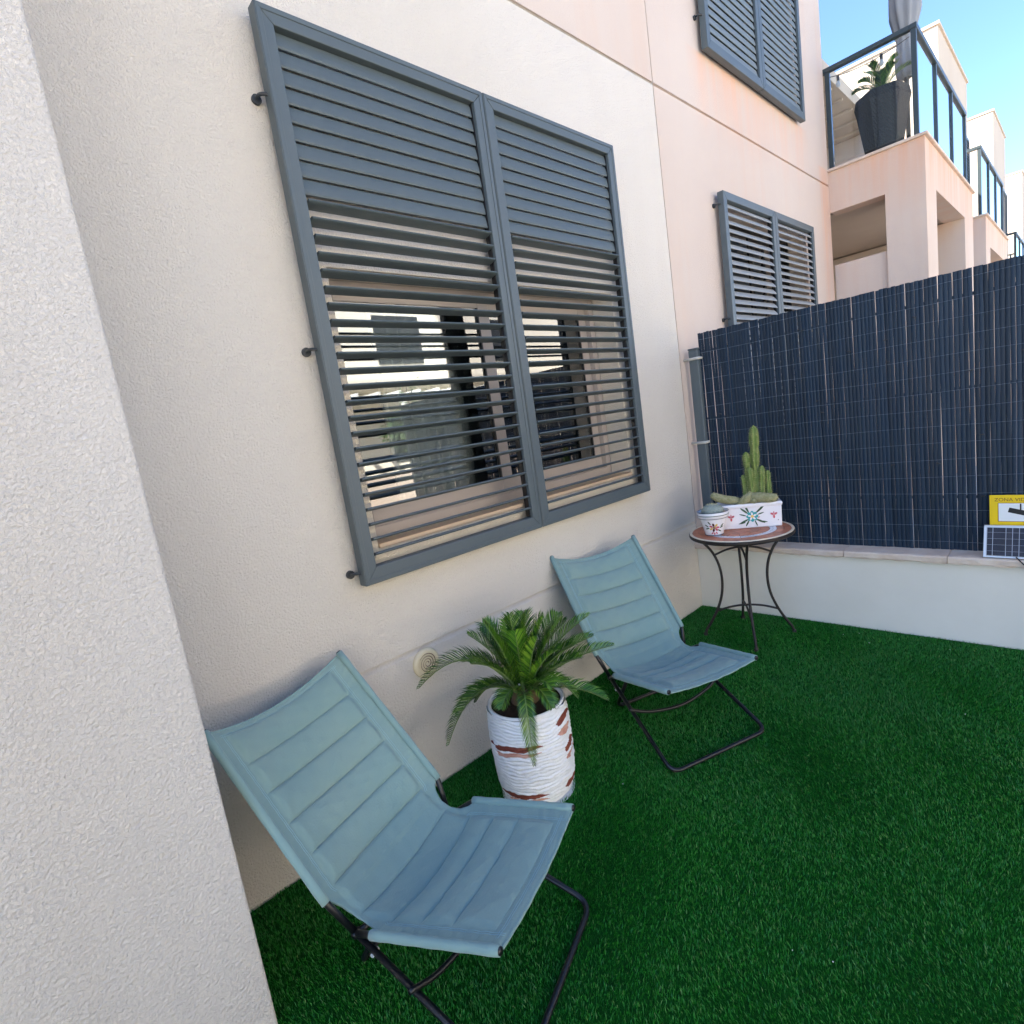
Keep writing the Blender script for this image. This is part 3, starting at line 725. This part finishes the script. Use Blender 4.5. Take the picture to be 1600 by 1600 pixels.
# ridged pot: irregular rope-like layers
def ridged_pot():
    prof0 = [(0,.0),(.118,.0),(.140,.012),(.154,.04),(.164,.09),(.1685,.16),(.170,.23),(.169,.30),(.166,.36),(.164,.405)]
    n = 128; rows = 190; H = .405; vs = []; mb = MB()
    zs = [p[1] for p in prof0[1:]]; rs = [p[0] for p in prof0[1:]]
    ph = [random.uniform(0, 6.28) for _ in range(12)]
    for j in range(rows+1):
        z = H*(j/rows)
        r0 = np.interp(z, zs, rs)
        for k in range(n):
            a = 2*math.pi*k/n
            wob = .005*math.sin(3*a+ph[0]+z*20)+.0036*math.sin(7*a+ph[1]-z*35)+.0024*math.sin(13*a+ph[2]+z*60)+.0014*math.sin(23*a+ph[3]+z*110)
            q = (z+wob)/.0150; fq = q-math.floor(q); lay = math.floor(q)
            brk = .5+.5*math.sin(a*(2+lay%3)+lay*2.4)
            ridge = (1-abs(2*fq-1)**1.7)
            r = r0+.0075*ridge*(.45+.55*brk)+.0012*math.sin(29*a+lay*5)*ridge
            vs.append((r*math.cos(a), r*math.sin(a), z))
    fs = []; mi = []
    bands = [(.268,.292,5.02,1.55,1),(.246,.263,5.06,1.35,2),(.052,.076,5.05,1.5,1),(.036,.050,5.10,1.35,2),(.020,.033,5.2,1.2,1),
             (.335,.372,.30,.7,1),(.290,.318,.26,.62,2),(.205,.248,.42,.62,1),(.178,.202,.40,.55,2),(.05,.085,.40,.8,1)]
    mb.v = vs
    for j in range(rows):
        for k in range(n):
            f = (j*n+k, j*n+(k+1)%n, (j+1)*n+(k+1)%n, (j+1)*n+k); z = H*(j+.5)/rows; a = 2*math.pi*(k+.5)/n; m = 0
            for (za,zb,ac,wd_,mm) in bands:
                da = (a-ac+math.pi)%(2*math.pi)-math.pi
                zo = .006*math.sin(da*2.2)+.003*math.sin(9*a+za*50)
                tap = 1-(abs(da)/(wd_/2))**3
                if abs(da) < wd_/2 and za+zo+(1-tap)*(zb-za)*.5 < z < zb+zo-(1-tap)*(zb-za)*.5: m = mm
            mb.f.append(f); mb.mi.append(m)
    # rim and inside
    mb.lathe([(.164,.405),(.163,.412),(.157,.414),(.150,.410),(.148,.36)], n, 0)
    mb.lathe([(.160,.0005),(.05,.0005),(.0,.0005)], 24, 0)
    return mb
po = ridged_pot().build('pot', ['potwhite','redbrick','pinkclay'], palm, smooth=True)
b = MB(); b.lathe([(.1490,.400),(.09,.408),(.0,.412)], 32); b.build('soil', 'soil', palm, smooth=True)
b = MB(); b.lathe([(.055,.388),(.062,.41),(.05,.44),(.02,.465),(0,.47)], 20); b.build('crown_base', 'trunk', palm, smooth=True)
pb0 = Vector((0,0,.44)); cc = Vector((.392,1.452,0)); nview = Vector((.75,-.66,0))
def W(p): return Vector(p)-cc
FR = [((.105,1.126,.535),(.27,1.31,.76),.115), ((.20,1.16,.29),(.27,1.29,.60),.105), ((.27,1.30,.735),(.36,1.42,.60),.11), ((.31,1.36,.775),(.38,1.44,.62),.11),
      ((.379,1.438,.775),(.39,1.45,.62),.105), ((.43,1.49,.785),(.40,1.46,.62),.105), ((.476,1.547,.762),(.41,1.48,.62),.105), ((.535,1.615,.725),(.43,1.50,.62),.105),
      ((.60,1.688,.735),(.45,1.53,.62),.10), ((.635,1.65,.66),(.47,1.53,.60),.10), ((.655,1.75,.585),(.50,1.58,.57),.10), ((.62,1.71,.345),(.52,1.60,.47),.10),
      ((.553,1.305,.25),(.53,1.33,.60),.062), ((.20,1.44,.72),(.30,1.45,.64),.11), ((.28,1.62,.72),(.35,1.53,.64),.11), ((.44,1.67,.72),(.42,1.55,.64),.11),
      ((.34,1.38,.70),(.37,1.42,.6),.10), ((.50,1.47,.70),(.44,1.46,.6),.10), ((.56,1.52,.64),(.47,1.48,.6),.10), ((.45,1.40,.74),(.41,1.44,.6),.10),
      ((.33,1.25,.64),(.37,1.38,.6),.10), ((.56,1.62,.62),(.46,1.52,.58),.10), ((.20,1.30,.60),(.32,1.40,.62),.10), ((.29,1.17,.44),(.33,1.32,.58),.095),
      ((.33,1.34,.79),(.38,1.42,.60),.11), ((.41,1.42,.80),(.40,1.44,.60),.11), ((.50,1.52,.77),(.42,1.47,.60),.11), ((.55,1.58,.76),(.44,1.50,.60),.11), 
      ((.60,1.60,.58),(.48,1.50,.56),.10), ((.25,1.38,.72),(.34,1.42,.60),.11), ((.57,1.44,.52),(.49,1.45,.56),.09)]
for k in range(4):
    a = -2.2+k*.95+random.uniform(-.1,.1); rr = random.uniform(.17,.22)
    FR.append(((.392+rr*math.cos(a),1.452+rr*math.sin(a),random.uniform(.40,.50)),(.392+rr*.55*math.cos(a),1.452+rr*.55*math.sin(a),.56),.075))
for (tp, ct, ll) in FR:
    tpv, ctv = W(tp), W(ct); hd = Vector((tpv.x,tpv.y,0)); hd = hd.normalized() if hd.length > .02 else Vector((1,0,0))
    d = (tpv-pb0).normalized(); up = Vector((0,0,1)) if abs(d.z) < .75 else (-hd)
    base = pb0+hd*.025
    frond(palm, base, tpv, ctv, (up*.8+Vector((0,0,.6))*(abs(d.z) < .9)) if up.z else up, ll=ll)

# ---------------------------------------------------------------- round vent on the wall
v = empty('wall_vent', (0.001,1.243,.578)); tag(v, 'round cream plastic vent cover with spiral grooves low on the white wall', 'vent')
b = MB(); b.lathe([(.0685,0),(.0685,.006),(.062,.014),(.050,.017),(.047,.014),(.0,.013)], 48)
b.v = [(z, x, y) for (x,y,z) in b.v]; b.build('cover', 'ventp', v, smooth=True)
pts = []
for i in range(150):
    a = i/149*2*math.pi*3.4; rr = .006+.040*i/149; pts.append((.0150, rr*math.cos(a), rr*math.sin(a)))
b = MB(); b.tube(pts, .0017, 6); b.build('spiral_groove', 'brownp', v)
pts = [(.0155+.001, (.0095+.040*i/149)*math.cos(i/149*2*math.pi*3.4), (.0095+.040*i/149)*math.sin(i/149*2*math.pi*3.4)) for i in range(150)]
b = MB(); b.tube(pts, .0024, 6); b.build('spiral_ridge', 'ventp', v)

# ---------------------------------------------------------------- bistro table
tb = empty('bistro_table', (.51,3.364,0)); tag(tb, 'round bistro table with terracotta mosaic top and curved black iron legs', 'table')
TR = .312; ZT = .70
b = MB(); b.lathe([(0,ZT-.030),(TR-.012,ZT-.030),(TR-.004,ZT-.026),(TR,ZT-.020),(TR,ZT-.008),(TR-.003,ZT-.004),(TR-.006,ZT-.0035),(0,ZT-.0035)], 72); b.build('table_top', 'iron', tb, smooth=False)
b = MB(); b.lathe([(TR-.020,ZT-.0034),(TR-.020,ZT),(TR-.005,ZT),(TR-.004,ZT-.0034)], 72); b.build('edge_ring', 'cream_edge', tb)
def wedge(r0, r1, da, z0, z1, n=4):
    mb = MB(); vs = []
    for z in (z0, z1):
        for i in range(n+1):
            a = -da/2+da*i/n; vs.append((r1*math.cos(a), r1*math.sin(a), z))
        for i in range(n, -1, -1):
            a = -da/2+da*i/n; vs.append((r0*math.cos(a), r0*math.sin(a), z))
    m = 2*(n+1); mb.add(vs, [tuple(range(m-1,-1,-1)), tuple(range(m,2*m))]+[(i,(i+1)%m,m+(i+1)%m,m+i) for i in range(m)]); return mb
for (r0, r1, cnt, m) in ((.252,.290,22,'terracotta'),(.2115,.250,18,'terracotta'),(.172,.209,28,'tilewhite'),(.118,.170,14,'terracotta'),(.062,.116,9,'terracotta'),(.008,.060,5,'terracotta')):
    da = 2*math.pi/cnt; gapa = .0028/r1
    me = wedge(r0, r1, da-gapa, ZT-.0034, ZT-.0003).mesh('tile', m)
    for k in range(cnt):
        o = link('tile', me, tb); o.rotation_euler = (0,0,k*da+r0*7); o.location = (0,0,random.uniform(-.0004,.0004))
# blue-grey strokes on the white ring
b = MB()
for k in range(28):
    a = k*2*math.pi/28+.172*7
    for q in (-1,1):
        ra = .190; c = Vector((ra*math.cos(a+q*.05), ra*math.sin(a+q*.05), ZT+.0006)); t_ = Vector((-math.sin(a+q*.6), math.cos(a+q*.6), 0)); s_ = Vector((t_.y,-t_.x,0))
        b.add([c-t_*.008-s_*.0016, c+t_*.008, c-t_*.008+s_*.0016], [(0,2,1)])
b.build('tile_decoration', 'bluep', tb)
for k, ang in enumerate((30.,121.,212.,301.5)):
    a = R(ang); e = Vector((math.cos(a), math.sin(a), 0))
    pr = [(.262,.670),(.235,.640),(.185,.575),(.150,.49),(.136,.39),(.146,.28),(.180,.18),(.225,.095),(.258,.045),(.268,.012),(.269,.006)]
    b = MB(); b.tube(spline([e*r_+Vector((0,0,z)) for r_,z in pr],5), .0085, 10)
    b.tube([e*.269+Vector((0,0,.0)), e*.269+Vector((0,0,.018))], .013, 12); b.build('leg', 'iron', tb, smooth=True)
for (z, rr, rise) in ((.545,.172,.045),(.165,.187,.035)):
    for q in (0,1):
        a = R((30.,121.)[q]); e = Vector((math.cos(a), math.sin(a), 0)); rs_ = rise-q*.018
        b = MB(); b.tube(spline([e*rr+Vector((0,0,z)), e*rr*.5+Vector((0,0,z+rs_*.75)), Vector((0,0,z+rs_)), -e*rr*.5+Vector((0,0,z+rs_*.75)), -e*rr+Vector((0,0,z))],6), .0068, 10); b.build('brace', 'iron', tb, smooth=True)

# ---------------------------------------------------------------- painted planters and cacti
def ell(mb, c, a, b_, ang, m, U, V_, N_, lift=.0008, n=12):
    ca, sa = math.cos(ang), math.sin(ang); vs = []
    for i in range(n):
        t = 2*math.pi*i/n; px, py = a*math.cos(t), b_*math.sin(t); vs.append(Vector(c)+U*(px*ca-py*sa)+V_*(px*sa+py*ca)+N_*lift)
    mb.add(vs, [tuple(range(n))], m)
def petals(mb, c, n, r, a, b_, m, U, V_, N_, off=0., lift=.0008):
    for k in range(n):
        t = off+2*math.pi*k/n; ell(mb, Vector(c)+U*r*math.cos(t)+V_*r*math.sin(t), a, b_, t, m, U, V_, N_, lift)
ang = math.atan2(.17,.313)
pc = empty('cactus_planter', (.725,3.498,.7006), ang); tag(pc, 'rectangular white ceramic planter with painted flowers on the table', 'planter')
L, Dp, Hh = .375, .145, .160
b = MB()
def ringbox(mb, x0,x1,y0,y1,z, inset=0): return [(x0+inset,y0+inset,z),(x1-inset,y0+inset,z),(x1-inset,y1-inset,z),(x0+inset,y1-inset,z)]
prof = [(.010,0),(.006,.006),(.003,Hh-.028),(0,Hh-.024),(-.003,Hh-.012),(0,Hh-.002),(.006,Hh),(.013,Hh-.004),(.015,Hh-.03)]
vs = []; 
for (ins, z) in prof: vs += ringbox(b, -L, 0, 0, Dp, z, ins)
n = 4; fs = [(i*n+k, i*n+(k+1)%n, (i+1)*n+(k+1)%n, (i+1)*n+k) for i in range(len(prof)-1) for k in range(4)] + [(3,2,1,0)]
b.add(vs, fs); b.build('box', 'ceramic', pc, bevel=.004)
b = MB(); b.box((-L+.016,.016,Hh-.04),(-.016,Dp-.016,Hh-.022)); b.build('soil', 'soil', pc)
U, V_, N_ = Vector((1,0,0)), Vector((0,0,1)), Vector((0,-1,0)); b = MB(); c0 = (-.175,-.0 ,.076); y_off = .0035
def cen(dx, dz): return Vector((c0[0]+dx, .0045-.002, c0[2]+dz))
for (dx,dz,aa,ln,wd_) in ((-.045,.038,2.4,.030,.006),(-.030,.050,2.0,.028,.006),(.045,.040,.7,.034,.006),(.055,.052,.8,.022,.005),(-.050,-.030,3.6,.032,.006),(-.062,-.040,3.3,.022,.004),(.045,-.032,-.5,.032,.006),(.065,-.038,-.2,.022,.004),(-.030,-.042,4.2,.022,.005),(.020,-.045,-1.2,.020,.004),(-.055,.012,2.8,.022,.004),(.05,.015,.3,.02,.004)):
    ell(b, cen(dx,dz), ln, wd_, aa, 2, U, V_, N_, .0010)
petals(b, cen(0,0), 8, .022, .014, .010, 0, U, V_, N_, 0, .0014); petals(b, cen(0,0), 5, .016, .010, .006, 5, U, V_, N_, .4, .0018); ell(b, cen(0,0), .009,.009,0,3,U,V_,N_,.0022)
PM = ['tealp','pinkp','greenp','yelp','brownp','ceramic']
b.build('painted_flower', PM, pc)
for dx in (-.125, .125):
    b = MB(); petals(b, cen(dx,.0), 3, .012, .011, .006, 1, U, V_, N_, -1.57-2.09, .0012); ell(b, cen(dx,.014), .008,.003,1.57,1,U,V_,N_,.0012); b.build('painted_motif', PM, pc)
b = MB(); ell(b, cen(.038,-.008), .007,.003,.4,1,U,V_,N_,.0014); b.build('painted_motif', PM, pc); b = MB(); ell(b, cen(.148,-.035), .003,.003,0,2,U,V_,N_,.0014)
b.build('painted_motif', PM, pc)

def cactus_column(parent, x, y, z0, h, r, ribs=6, lean=(0,0), bulges=()):
    nz_ = 36; n = ribs*6; vs = []
    for j in range(nz_+1):
        t = j/nz_; z = h*t; rr = r*(1 if t < .86 else math.sqrt(max(0.0004,1-((t-.86)/.14)**2)))
        rr *= 1+.10*math.sin(t*9+x*40)+ (.0 if not bulges else sum(-.22*math.exp(-((t-bq)/.03)**2) for bq in bulges))
        rr *= (.72+.28*min(1,t*4))
        for k in range(n):
            a = 2*math.pi*k/n; f = 1-.30*(.5-.5*math.cos(a*ribs))
            vs.append((x+lean[0]*t*h+rr*f*math.cos(a), y+lean[1]*t*h+rr*f*math.sin(a), z0+z))
    fs = [(j*n+k, j*n+(k+1)%n, (j+1)*n+(k+1)%n, (j+1)*n+k) for j in range(nz_) for k in range(n)]
    mb = MB(); mb.add(vs, fs); 
    mb.add([vs[nz_*n+k] for k in range(n)], [tuple(range(n))])
    st = mb.build('stem', 'cactus', parent, smooth=True)
    sp = MB()
    for k in range(ribs):
        a = 2*math.pi*k/ribs
        for j in range(2, int(h/.012)):
            t = j*.012/h
            if t > .99: break
            rr = r*(1 if t < .86 else math.sqrt(max(.0004,1-((t-.86)/.14)**2)))*(1+.10*math.sin(t*9+x*40))*(.72+.28*min(1,t*4))
            c = Vector((x+lean[0]*t*h+rr*math.cos(a), y+lean[1]*t*h+rr*math.sin(a), z0+h*t)); o_ = Vector((math.cos(a),math.sin(a),0))
            for q in range(4):
                dv = (o_+Vector((random.uniform(-.7,.7),random.uniform(-.7,.7),random.uniform(-.6,.6)))).normalized(); s_ = Vector((0,0,1)).cross(dv)*.0014
                sp.add([c-s_, c+s_, c+dv*.015], [(0,1,2)])
    sp.build('spines', 'cactusrib', st)
cz = Hh-.024
cc_ = empty('column_cactus', (.725,3.498,.7006), ang); tag(cc_, 'tall green column cactus with several upright stems in the painted planter', 'cactus')
cactus_column(cc_, -.135,.075,cz,.505,.027,6,(.03,.0),(.45,.72))
cactus_column(cc_, -.170,.070,cz,.345,.021,6,(-.02,0),(.7,))
cactus_column(cc_, -.155,.045,cz,.25,.019,6,(-.04,0))
cactus_column(cc_, -.108,.055,cz,.25,.021,6,(.06,0),(.6,))
cactus_column(cc_, -.062,.070,cz,.215,.018,6,(.01,0),(.45,))
cactus_column(cc_, -.192,.080,cz,.20,.017,5,(-.05,0))
def sausage(mb, pts, r, n=16):
    P = spline(pts, 8); N = len(P); mb.tube(P, [max(.002, r*math.sin(math.pi*min(1,max(.02,(.10+.80*i/(N-1)))))**.35*(1 if 0<i<N-1 else .35)) for i in range(N)], n)
def fuzz(parent, verts, axis, n, ln=.008):
    sp = MB()
    for _ in range(n):
        v0, v1 = Vector(random.choice(verts)), Vector(random.choice(verts))
        c = v0.lerp(v1, 0) + Vector((random.uniform(-.004,.004),random.uniform(-.004,.004),random.uniform(-.004,.004)))
        q = min(axis, key=lambda a_: (Vector(a_)-v0).length); dv = (v0-Vector(q))
        dv = (dv.normalized() if dv.length > 1e-5 else Vector((0,0,1))) + Vector((random.uniform(-.6,.6),random.uniform(-.6,.6),random.uniform(-.6,.6)))
        dv.normalize(); s_ = dv.orthogonal().normalized()*.0007; sp.add([c-s_, c+s_, c+dv*ln], [(0,1,2)])
    sp.build('spines', 'cactusrib', parent)
fz = empty('creeping_cactus', (.725,3.498,.7006), ang); tag(fz, 'fuzzy grey-green creeping cactus sprawling over the planter rim', 'cactus')
for pts, r in (([(-.215,.05,cz+.02),(-.27,.04,cz+.045),(-.33,.035,cz+.058),(-.375,.03,cz+.078),(-.405,.03,cz+.100)],.027), ([(-.205,.045,cz+.03),(-.15,.018,cz+.058),(-.085,.006,cz+.050),(-.02,.006,cz+.044)],.032), ([(-.25,.03,cz+.02),(-.205,.015,cz+.05),(-.160,.03,cz+.085)],.024), ([(-.175,.06,cz+.02),(-.165,.01,cz+.045),(-.15,-.012,cz+.030)],.016)):
    b = MB(); sausage(b, pts, r); st = b.build('stem', 'fuzzy', fz, smooth=True); fuzz(st, b.v, spline(pts,8), 650, .0045)
sp_ = empty('cactus_pot', (.408,3.222,.7006)); tag(sp_, 'small round white ceramic pot with painted flowers at the table edge', 'pot')
b = MB(); b.lathe([(0,0),(.050,0),(.054,.004),(.062,.04),(.074,.09),(.081,.112)], 48); b.lathe([(.081,.112),(.086,.1135),(.092,.119),(.094,.135),(.0935,.150),(.090,.153),(.084,.152),(.083,.13)], 48); b.build('body', 'ceramic', sp_, smooth=True)
for (r_, z) in ((.0555,.0055),(.0845,.1125),(.0935,.1525),(.0945,.133)):
    b = MB(); pts = [(r_*math.cos(t), r_*math.sin(t), z) for t in np.linspace(0,2*math.pi,49)]; b.tube(pts, .0022, 6, cap=False); b.build('painted_band', 'bluep' if z != .133 else 'greenp', sp_, smooth=True)
b = MB(); b.lathe([(.083,.138),(.0,.142)], 32); b.build('soil', 'terracotta', sp_)
b = MB(); fa = R(-62); N_ = Vector((math.cos(fa), math.sin(fa), .18)).normalized(); U = Vector((-math.sin(fa), math.cos(fa), 0)); V_ = N_.cross(U)
def onpot(dx, dz):
    z = .058+dz; r_ = np.interp(z, [0,.04,.09,.112],[.052,.062,.074,.081]); a = fa+dx/r_
    return Vector((r_*math.cos(a), r_*math.sin(a), z))
def fl(dx, dz, a_, b2, an, m, lift=.0012):
    c = onpot(dx, dz); aa = fa+dx/.065; n_ = Vector((math.cos(aa), math.sin(aa), -.22)).normalized(); u_ = Vector((-math.sin(aa), math.cos(aa), 0)); ell(b, c, a_, b2, an, m, u_, n_.cross(u_)*-1 if n_.cross(u_).z < 0 else n_.cross(u_), n_, lift)
for k in range(7):
    t = k*.9; fl(.020*math.cos(t), .018*math.sin(t), .011, .0065, t, (1,3,4,1,3,4,1)[k])
for (dx,dz,an) in ((-.045,.012,2.6),(.045,.0,.3),(.050,.012,.6),(-.040,-.006,3.4),(.03,-.022,-.6),(-.028,.03,2.2)): fl(dx,dz,.014,.004,an,2,.0014)
for (dx,dz,an) in ((-.012,-.036,4.),(.012,-.036,5.2),(0,-.04,4.7)): fl(dx,dz,.009,.004,an,1,.0014)
fl(0,0,.008,.008,0,4,.002); fl(0,0,.004,.004,0,3,.0024)
b.build('painted_flower', ['tealp','pinkp','greenp','yelp','brownp'], sp_)
gc = empty('globe_cactus', (.408,3.222,.84)); tag(gc, 'low grey globe cactus filling the small round painted pot', 'cactus')
b = MB(); b.lathe([(.060,-.004),(.068,.008),(.064,.026),(.050,.042),(.028,.052),(0,.055)], 40); dm = b.build('dome', 'fuzzygrey', gc, smooth=True); fuzz(dm, b.v, [(0,0,0)], 900, .005)

# ---------------------------------------------------------------- sign and solar panel
sg = empty('warning_sign', (1.672,3.795,.5025)); tag(sg, 'yellow video surveillance sign standing on the coping behind the solar panel', 'sign')
b = MB(); b.box((0,0,0),(.30,.004,.322)); b.build('plate', 'yellow', sg, bevel=.002)
b = MB(); b.box((.0365,-.0006,.182),(.262,.0,.278)); b.build('white_panel', 'signwhite', sg)
b = MB(); b.box((.034,-.0004,.1795),(.2645,.0,.2805)); b.build('panel_outline', 'brownink', sg)
def plane_poly(pts, y): return [(x, y, z) for x, z in pts]
b = MB()
def rot(pts, c, a): return [(c[0]+px*math.cos(a)-pz*math.sin(a), c[1]+px*math.sin(a)+pz*math.cos(a)) for px, pz in pts]
cam_c = (.118,.232); aa = R(-15)
def pp(pts, m=0):
    b.add(plane_poly(rot(pts, cam_c, aa), -.0012), [tuple(range(len(pts)))], m)
pp([(-.043,-.013),(.033,-.013),(.033,.013),(-.043,.013)]); pp([(.036,-.010),(.044,-.010),(.044,.010),(.036,.010)]); pp([(.047,-.014),(.062,-.018),(.062,.018),(.047,.014)])
b.add(plane_poly([(.120,.23),(.126,.23),(.126,.276),(.120,.276)], -.0011), [(0,1,2,3)])
b.build('camera_pictogram', 'ink', sg)
fc = bpy.data.curves.new('t', 'FONT'); fc.body = 'ZONA VIDEOVIGILADA'; fc.size = .0255; fc.align_x = 'LEFT'
fo = bpy.data.objects.new('t', fc); COL.objects.link(fo); bpy.context.view_layer.update()
me = bpy.data.meshes.new_from_object(fo.evaluated_get(bpy.context.evaluated_depsgraph_get())); bpy.data.objects.remove(fo)
me.materials.clear(); me.materials.append(M['brownink'])
tx = link('lettering', me, sg); tx.location = (.020,-.0008,.289); tx.rotation_euler = (R(90),0,0)
sp2 = empty('solar_panel', (1.652,3.706,.5025)); tag(sp2, 'small solar panel with pale metal frame leaning on the coping below the yellow sign', 'solar panel')
pan = MB(); tilt = R(-22)
def rp(x, t, o_=0.): return (x, t*math.sin(-tilt)-o_*math.cos(tilt), t*math.cos(tilt)-o_*math.sin(-tilt)*1.0+.0)
PH, PW = .166, .30
def slab(mb, x0,x1,t0,t1,o0,o1,m=0):
    vs = [rp(x,t,o) for o in (o0,o1) for (x,t) in ((x0,t0),(x1,t0),(x1,t1),(x0,t1))]
    mb.add([(x, y+.006, z+.006) for x,y,z in vs], [(0,1,2,3),(7,6,5,4),(0,4,5,1),(1,5,6,2),(2,6,7,3),(3,7,4,0)], m)
b = MB(); fw_ = .010
slab(b,0,fw_,0,PH,-.008,.004); slab(b,PW-fw_,PW,0,PH,-.008,.004); slab(b,fw_,PW-fw_,0,fw_*.6,-.008,.004); slab(b,fw_,PW-fw_,PH-fw_*.6,PH,-.008,.004); b.build('frame', 'alu', sp2)
b = MB(); slab(b,fw_,PW-fw_,fw_*.6,PH-fw_*.6,-.006,.001); b.build('backing', 'cellline', sp2)
xs_ = [.012,.036,.088,.114,.140,.192,.218,.244,.288]; ts_ = [.008,.033,.066,.099,.132,.158]
cell_cache = {}
for i in range(len(xs_)-1):
    for j in range(len(ts_)-1):
        b = MB(); slab(b, xs_[i]+.0012, xs_[i+1]-.0012, ts_[j]+.0007, ts_[j+1]-.0007, .001, .0018); b.build('cell', 'cell', sp2)
b = MB(); b.tube(spline([(.13,.002,.012),(.14,-.010,.004),(.155,-.022,-.012),(.175,-.030,-.035),(.21,-.028,-.10),(.24,-.026,-.22),(.25,-.03,-.40),(.27,-.05,-.492)],6), .0028, 8); b.build('cable', 'black', sp2, smooth=True)

# ---------------------------------------------------------------- things on the far terrace
tp = empty('terrace_planter', (.455,7.78,3.8305)); tag(tp, 'tall dark wicker planter with a small palm on the far terrace', 'potted plant')
def hexpot(r0, r1, h, n=6, rot_=.3):
    mb = MB(); vs = []
    pr = [(r0*.98,0),(r0,.01),(r1*.92,h*.72),(r1,h*.86),(r1*.93,h),(r1*.85,h),(r1*.82,h*.9)]
    for (r_,z) in pr:
        for k in range(n):
            a = rot_+2*math.pi*k/n; vs.append((r_*math.cos(a), r_*math.sin(a), z))
    fs = [(i*n+k, i*n+(k+1)%n, (i+1)*n+(k+1)%n, (i+1)*n+k) for i in range(len(pr)-1) for k in range(n)]+[tuple(range(n-1,-1,-1)), tuple((len(pr)-1)*n+k for k in range(n))]
    mb.add(vs, fs); return mb
hexpot(.165,.262,.66).build('pot', 'rattan', tp, bevel=.008)
for k in range(11):
    a = k*2*math.pi/11+.3; el = (.35,.75,.2)[k%3]; rr = random.uniform(.26,.34)
    tpv = Vector((rr*math.cos(a)*(1-el*.5), rr*math.sin(a)*(1-el*.5), .66+.05+rr*el*1.1)); ctv = Vector((tpv.x*.45, tpv.y*.45, .66+.12+el*.2))
    hd = Vector((math.cos(a), math.sin(a), 0)); frond(tp, (0,0,.64), tpv, ctv, Vector((0,0,1)) if el < .5 else -hd+Vector((0,0,.5)), n=30, ll=.10, lw=.0045)
ps = empty('folded_parasol', (.60,8.22,3.8305)); tag(ps, 'closed grey parasol rising above the corner of the glass railing', 'parasol')
b = MB(); b.tube([(0,0,0),(0,0,2.6)], .022, 12); b.build('pole', 'railmetal', ps, smooth=True)
n = 40; vs = []; prof = [(.05,.86),(.085,.90),(.095,1.02),(.085,1.16),(.070,1.24),(.095,1.34),(.135,1.52),(.128,1.8),(.08,2.3),(.03,2.75),(.005,2.8)]
prs = [(float(np.interp(i/48, np.linspace(0,1,len(prof)), [p[0] for p in prof])), float(np.interp(i/48, np.linspace(0,1,len(prof)), [p[1] for p in prof]))) for i in range(49)]
for (r_, z) in prs:
    for k in range(n):
        a = 2*math.pi*k/n; f = 1+.16*math.cos(a*8+z*1.5)+.06*math.sin(a*3+z*4); vs.append((r_*f*math.cos(a), r_*f*math.sin(a), z))
b = MB(); b.add(vs, [(i*n+k, i*n+(k+1)%n, (i+1)*n+(k+1)%n, (i+1)*n+k) for i in range(48) for k in range(n)]); b.build('cloth', 'parasol', ps, smooth=True)
b = MB(); b.lathe([(.0,.001),(.16,.001),(.16,.05),(.05,.07),(.03,.2),(0,.2)], 28); b.build('base', 'railmetal', ps, smooth=False)
stl = empty('string_light', (.0,7.50,4.80)); tag(stl, 'thin string of small round bulbs under the far terrace handrail', 'string light')
b = MB(); b.tube(spline([(.03,0,-.02),(.2,0,-.06),(.42,0,-.07),(.62,0,-.05),(.76,0,-.02)],6), .004, 6); b.build('wire', 'black', stl)
for x in (.12,.52):
    b = MB(); b.tube([(x,0,-.05),(x,0,-.10)], .014, 8); b.build('lamp_holder', 'black', stl)
    b = MB(); b.lathe([(.010,0),(.019,-.022),(.022,-.036),(.016,-.054),(0,-.062)], 14, c=(x,0,-.10)); b.build('bulb', 'bulb', stl, smooth=True)
